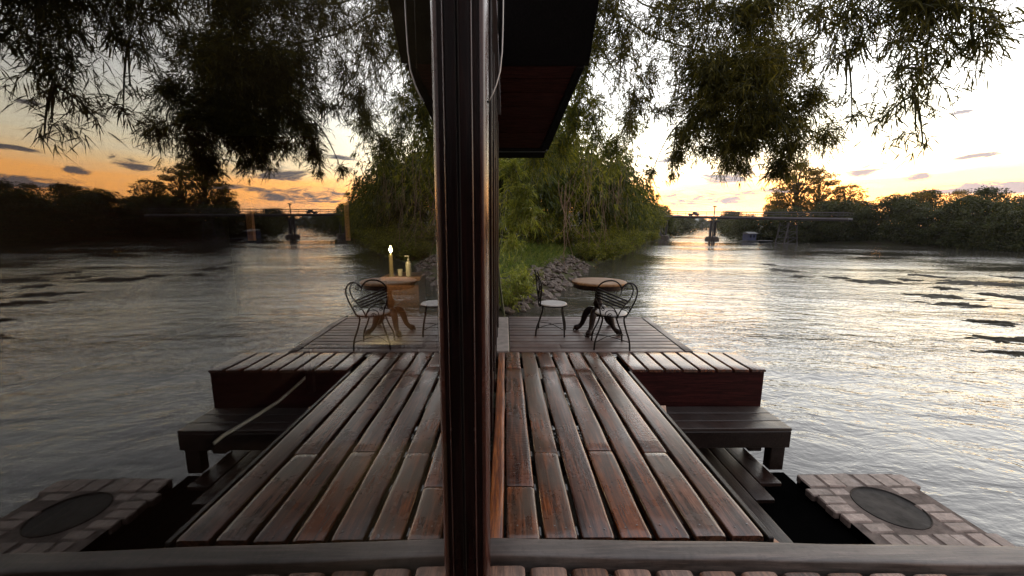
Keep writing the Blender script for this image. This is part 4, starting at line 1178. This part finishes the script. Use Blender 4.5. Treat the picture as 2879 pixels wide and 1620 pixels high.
T3 = tree_mesh(43, 'bank_tree', 7.4, 3.2, 60, 190, .27, 'far_leaf', 2.4, .2)
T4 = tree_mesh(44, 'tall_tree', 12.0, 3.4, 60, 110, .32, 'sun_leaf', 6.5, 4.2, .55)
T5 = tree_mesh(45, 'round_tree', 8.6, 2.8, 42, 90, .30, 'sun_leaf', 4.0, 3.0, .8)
used = set()
def put(src, x, y, s_, rz, label, cat='tree', group=None, sz=None):
    o = src if src.name not in used else copy_tree(src)
    used.add(src.name)
    o.location = (x, y, gh(x, y) - .15); o.rotation_euler = (0, 0, rz); o.scale = (s_, s_, s_ * (sz or 1)); tag(o, label, cat, group); return o
rt = random.Random(9)
shore = [(1862, 78), (1895, 77), (1935, 74), (1975, 71), (2020, 68), (2065, 66), (2110, 63.5), (2165, 61), (2225, 58), (2285, 55), (2350, 52), (2415, 49), (2485, 46), (2560, 43), (2650, 40), (2760, 37)]
for i, (px, Y) in enumerate(shore):
    p = at_y(px, 600, Y)
    put((T1, T2, T3)[i % 3], p.x + 1.2, Y + 1.0, rt.uniform(.78, .95), i * 1.7, 'dark leafy tree at the far water line, ' + ordn[i] + ' from the bridge', group='trees along the far bank')
bk = [(1900, 84), (1960, 80), (2030, 77), (2100, 74), (2190, 69), (2260, 65), (2330, 61), (2410, 57), (2490, 53), (2580, 49), (2700, 45)]
for i, (px, Y) in enumerate(bk):
    p = at_y(px, 600, Y + 4)
    put((T3, T5, T1, T2, T5)[i % 5], p.x + 4, Y + 4, rt.uniform(.88, 1.05) * (.86 if i % 5 in (1, 4) else 1), i * 2.3, 'dark tree in the back row of the far bank, ' + ordn[i] + ' from the bridge', group='back row of far bank trees')
p = at_y(1990, 600, 76); put(T4, p.x, 76, 1.12, .3, 'tallest thin-crowned tree on the far bank glowing orange at its edges')
p = at_y(2048, 600, 78); put(T4, p.x, 78, 1.0, 2.3, 'second tallest tree on the far bank, right beside the tallest one')
p = at_y(1945, 600, 80); put(T5, p.x, 80, .95, 1.3, 'orange-tinged tree left of the tallest tree on the far bank')
p = at_y(2118, 600, 74); put(T5, p.x, 74, 1.0, 0, 'small round-crowned tree glowing orange right of the tallest trees')
p = at_y(2290, 600, 68); put(T5, p.x, 68, .82, 2.0, 'spreading thin tree standing above the far tree row at right')
far = [(1630, 100, .95, 'left'), (1660, 112, 1.0, 'left'), (1685, 128, 1.05, 'left'), (1718, 165, 1.2, 'left'), (1735, 210, 1.3, 'left'), (1846, 118, 1.0, 'right'), (1840, 140, 1.1, 'right'), (1828, 180, 1.25, 'right'), (1815, 235, 1.4, 'right'), (1795, 300, 1.5, 'right'), (1765, 320, 1.5, 'left')]
cn = {'left': 0, 'right': 0}
for i, (px, Y, s_, sd) in enumerate(far):
    p = at_y(px, 590, Y)
    put((T1, T3, T2)[i % 3], p.x, Y, s_, i * 1.1, 'hazy green tree beyond the bridge on the ' + sd + ' side, ' + ordn[cn[sd]] + ' from it', group='trees beyond the bridge'); cn[sd] += 1

def haze():
    m, nt, out = new_mat('river_haze')
    v = N(nt, 'ShaderNodeVolumePrincipled', inp={'Color': (.93, .93, 1, 1), 'Density': HAZE, 'Anisotropy': .2}); nt.links.new(v.outputs[0], out.inputs['Volume'])
    o = MB().box(-4200, 5200, -3200, 6200, -9, 210).build('haze', m); tag(o, kind='stuff')
HAZE = .00008
if HAZE: haze()

# ------------------------------------------------------------------ light
AZ, EL = R(42), R(1.2)
wd = bpy.data.worlds.new('World'); scene.world = wd; wd.use_nodes = True
nt = wd.node_tree; nt.nodes.clear(); L = nt.links.new
out = N(nt, 'ShaderNodeOutputWorld')
sky = N(nt, 'ShaderNodeTexSky', sky_type='NISHITA'); sky.sun_disc = False; sky.sun_elevation = EL; sky.sun_rotation = AZ
bg1 = N(nt, 'ShaderNodeBackground', inp={1: .012}); L(sky.outputs[0], bg1.inputs[0])
tc = N(nt, 'ShaderNodeTexCoord'); sep = N(nt, 'ShaderNodeSeparateXYZ'); L(tc.outputs['Generated'], sep.inputs[0])
X, Y, Z = sep.outputs
el = mathn(nt, 'MULTIPLY', mathn(nt, 'ARCSINE', Z), 1 / (math.pi / 2))           # 0 horizon .. 1 zenith
wob = N(nt, 'ShaderNodeTexNoise', inp={'Scale': 3.0, 'Detail': 5.0, 'Roughness': .6})
mpw = N(nt, 'ShaderNodeMapping'); mpw.inputs['Scale'].default_value = (1, 1, 9); L(tc.outputs['Generated'], mpw.inputs[0]); L(mpw.outputs[0], wob.inputs['Vector'])
elw = mathn(nt, 'ADD', el, mathn(nt, 'MULTIPLY', mathn(nt, 'SUBTRACT', wob.outputs[0], .5), .055))
K = 7.0
def kk(c): return tuple(x / K for x in c)
sunset = ramp(nt, [(0.0, kk((5.6, 2.4, .6))), (.03, kk((6.9, 2.8, .55))), (.056, kk((6.9, 3.1, .8))), (.074, kk((5.6, 3.8, 1.9))), (.095, kk((4.9, 4.2, 2.9))), (.13, kk((4.3, 4.1, 3.4))), (.18, kk((3.9, 3.85, 3.7))), (.3, kk((3.0, 3.0, 3.05))), (.5, kk((1.9, 1.95, 2.1))), (1.0, kk((1.2, 1.23, 1.4)))]); L(elw, sunset.inputs[0])
back = ramp(nt, [(0.0, kk((.7, .6, .58))), (.1, kk((.8, .72, .72))), (.3, kk((.95, .9, .95))), (1.0, kk((1.6, 1.55, 1.65)))]); L(el, back.inputs[0])
cosaz = mathn(nt, 'ADD', mathn(nt, 'MULTIPLY', X, math.sin(R(35))), mathn(nt, 'MULTIPLY', Y, math.cos(R(35))))
mr = N(nt, 'ShaderNodeMapRange', inp={1: -.35, 2: .65, 3: 0., 4: 1.}); L(cosaz, mr.inputs[0])
col = mixc(nt, mr.outputs[0], back.outputs[0], sunset.outputs[0])
# clouds: flat grey-violet bars low in the west, each at its own bearing and height
azn = mathn(nt, 'ARCTAN2', X, Y); eln = mathn(nt, 'ARCSINE', Z)
div = N(nt, 'ShaderNodeMapping'); div.inputs['Scale'].default_value = (1.0, 1.0, 3.6); L(tc.outputs['Generated'], div.inputs[0])
cl = N(nt, 'ShaderNodeTexNoise', inp={'Scale': 13.0, 'Detail': 8.0, 'Roughness': .68, 'Distortion': .9}); L(div.outputs[0], cl.inputs['Vector'])
cl2 = N(nt, 'ShaderNodeTexNoise', inp={'Scale': 2.6, 'Detail': 7.0, 'Roughness': .6, 'Distortion': .3}); L(div.outputs[0], cl2.inputs['Vector'])
def bar(az, e, ha, he, tilt=0.0):
    da = mathn(nt, 'SUBTRACT', azn, az)
    de = mathn(nt, 'SUBTRACT', mathn(nt, 'SUBTRACT', eln, e), mathn(nt, 'MULTIPLY', da, tilt))
    q = mathn(nt, 'ADD', mathn(nt, 'POWER', mathn(nt, 'DIVIDE', da, ha), 2.0), mathn(nt, 'POWER', mathn(nt, 'DIVIDE', de, he), 2.0))
    v = mathn(nt, 'SUBTRACT', mathn(nt, 'ADD', mathn(nt, 'MULTIPLY', cl.outputs[0], 6.0), -1.95), q)
    r_ = N(nt, 'ShaderNodeMapRange', interpolation_type='SMOOTHSTEP', inp={1: 0., 2: .9, 3: 0., 4: 1.}); L(v, r_.inputs[0]); return r_.outputs[0]
tot = None
for (az, e, ha, he, tl) in ((29.5, 6.1, 5.2, .75, 0), (26, 3.6, 5.0, 1.1, -.05), (33, 4.2, 4.5, .4, .02), (42.5, 6.2, 1.7, .65, .2), (46.3, 5.0, 1.1, .4, 0), (50, 6.6, 1.6, .25, .1), (51.5, 3.6, 5.2, .6, 0), (48.5, 10.6, 2.6, .28, .08), (22, 8.5, 3, .4, 0), (60, 5.6, 5, .6, 0), (70, 8, 7, .8, 0), (12, 6, 5, .7, 0)):
    m_ = bar(R(az), R(e), R(ha), R(he), tl); tot = m_ if tot is None else mathn(nt, 'MAXIMUM', tot, m_)
veil = ramp(nt, [(.5, (0, 0, 0)), (.72, (.55, .55, .55))]); L(cl2.outputs[0], veil.inputs[0])
col = mixc(nt, mathn(nt, 'MULTIPLY', veil.outputs[0], .6), col, kk((1.9, 1.75, 1.85)))
cf = mathn(nt, 'MULTIPLY', tot, .985)
col = mixc(nt, cf, col, kk((.46, .44, .50)))
below = mathn(nt, 'LESS_THAN', Z, -.01)
col = mixc(nt, below, col, kk((.3, .28, .25)))
bg2 = N(nt, 'ShaderNodeBackground', inp={1: K}); L(col, bg2.inputs[0])
ad = N(nt, 'ShaderNodeAddShader'); L(bg1.outputs[0], ad.inputs[0]); L(bg2.outputs[0], ad.inputs[1]); L(ad.outputs[0], out.inputs[0])
sd = bpy.data.lights.new('sun', 'SUN'); sd.energy = .8; sd.angle = R(.5); sd.color = (1, .62, .35)
so = bpy.data.objects.new('sun', sd); link(so)
sv = Vector((math.sin(AZ) * math.cos(EL), math.cos(AZ) * math.cos(EL), math.sin(EL)))
so.rotation_euler = sv.to_track_quat('Z', 'Y').to_euler(); so.location = (30, 30, 40)

scene.view_settings.view_transform = 'Standard'; scene.view_settings.look = 'None'
scene.view_settings.exposure = 0; scene.view_settings.gamma = 1
scene.cycles.use_denoising = True
scene.cycles.max_bounces = 8; scene.cycles.diffuse_bounces = 3; scene.cycles.glossy_bounces = 4; scene.cycles.transparent_max_bounces = 12
scene.cycles.sample_clamp_indirect = 6
scene.cycles.caustics_reflective = False; scene.cycles.caustics_refractive = False
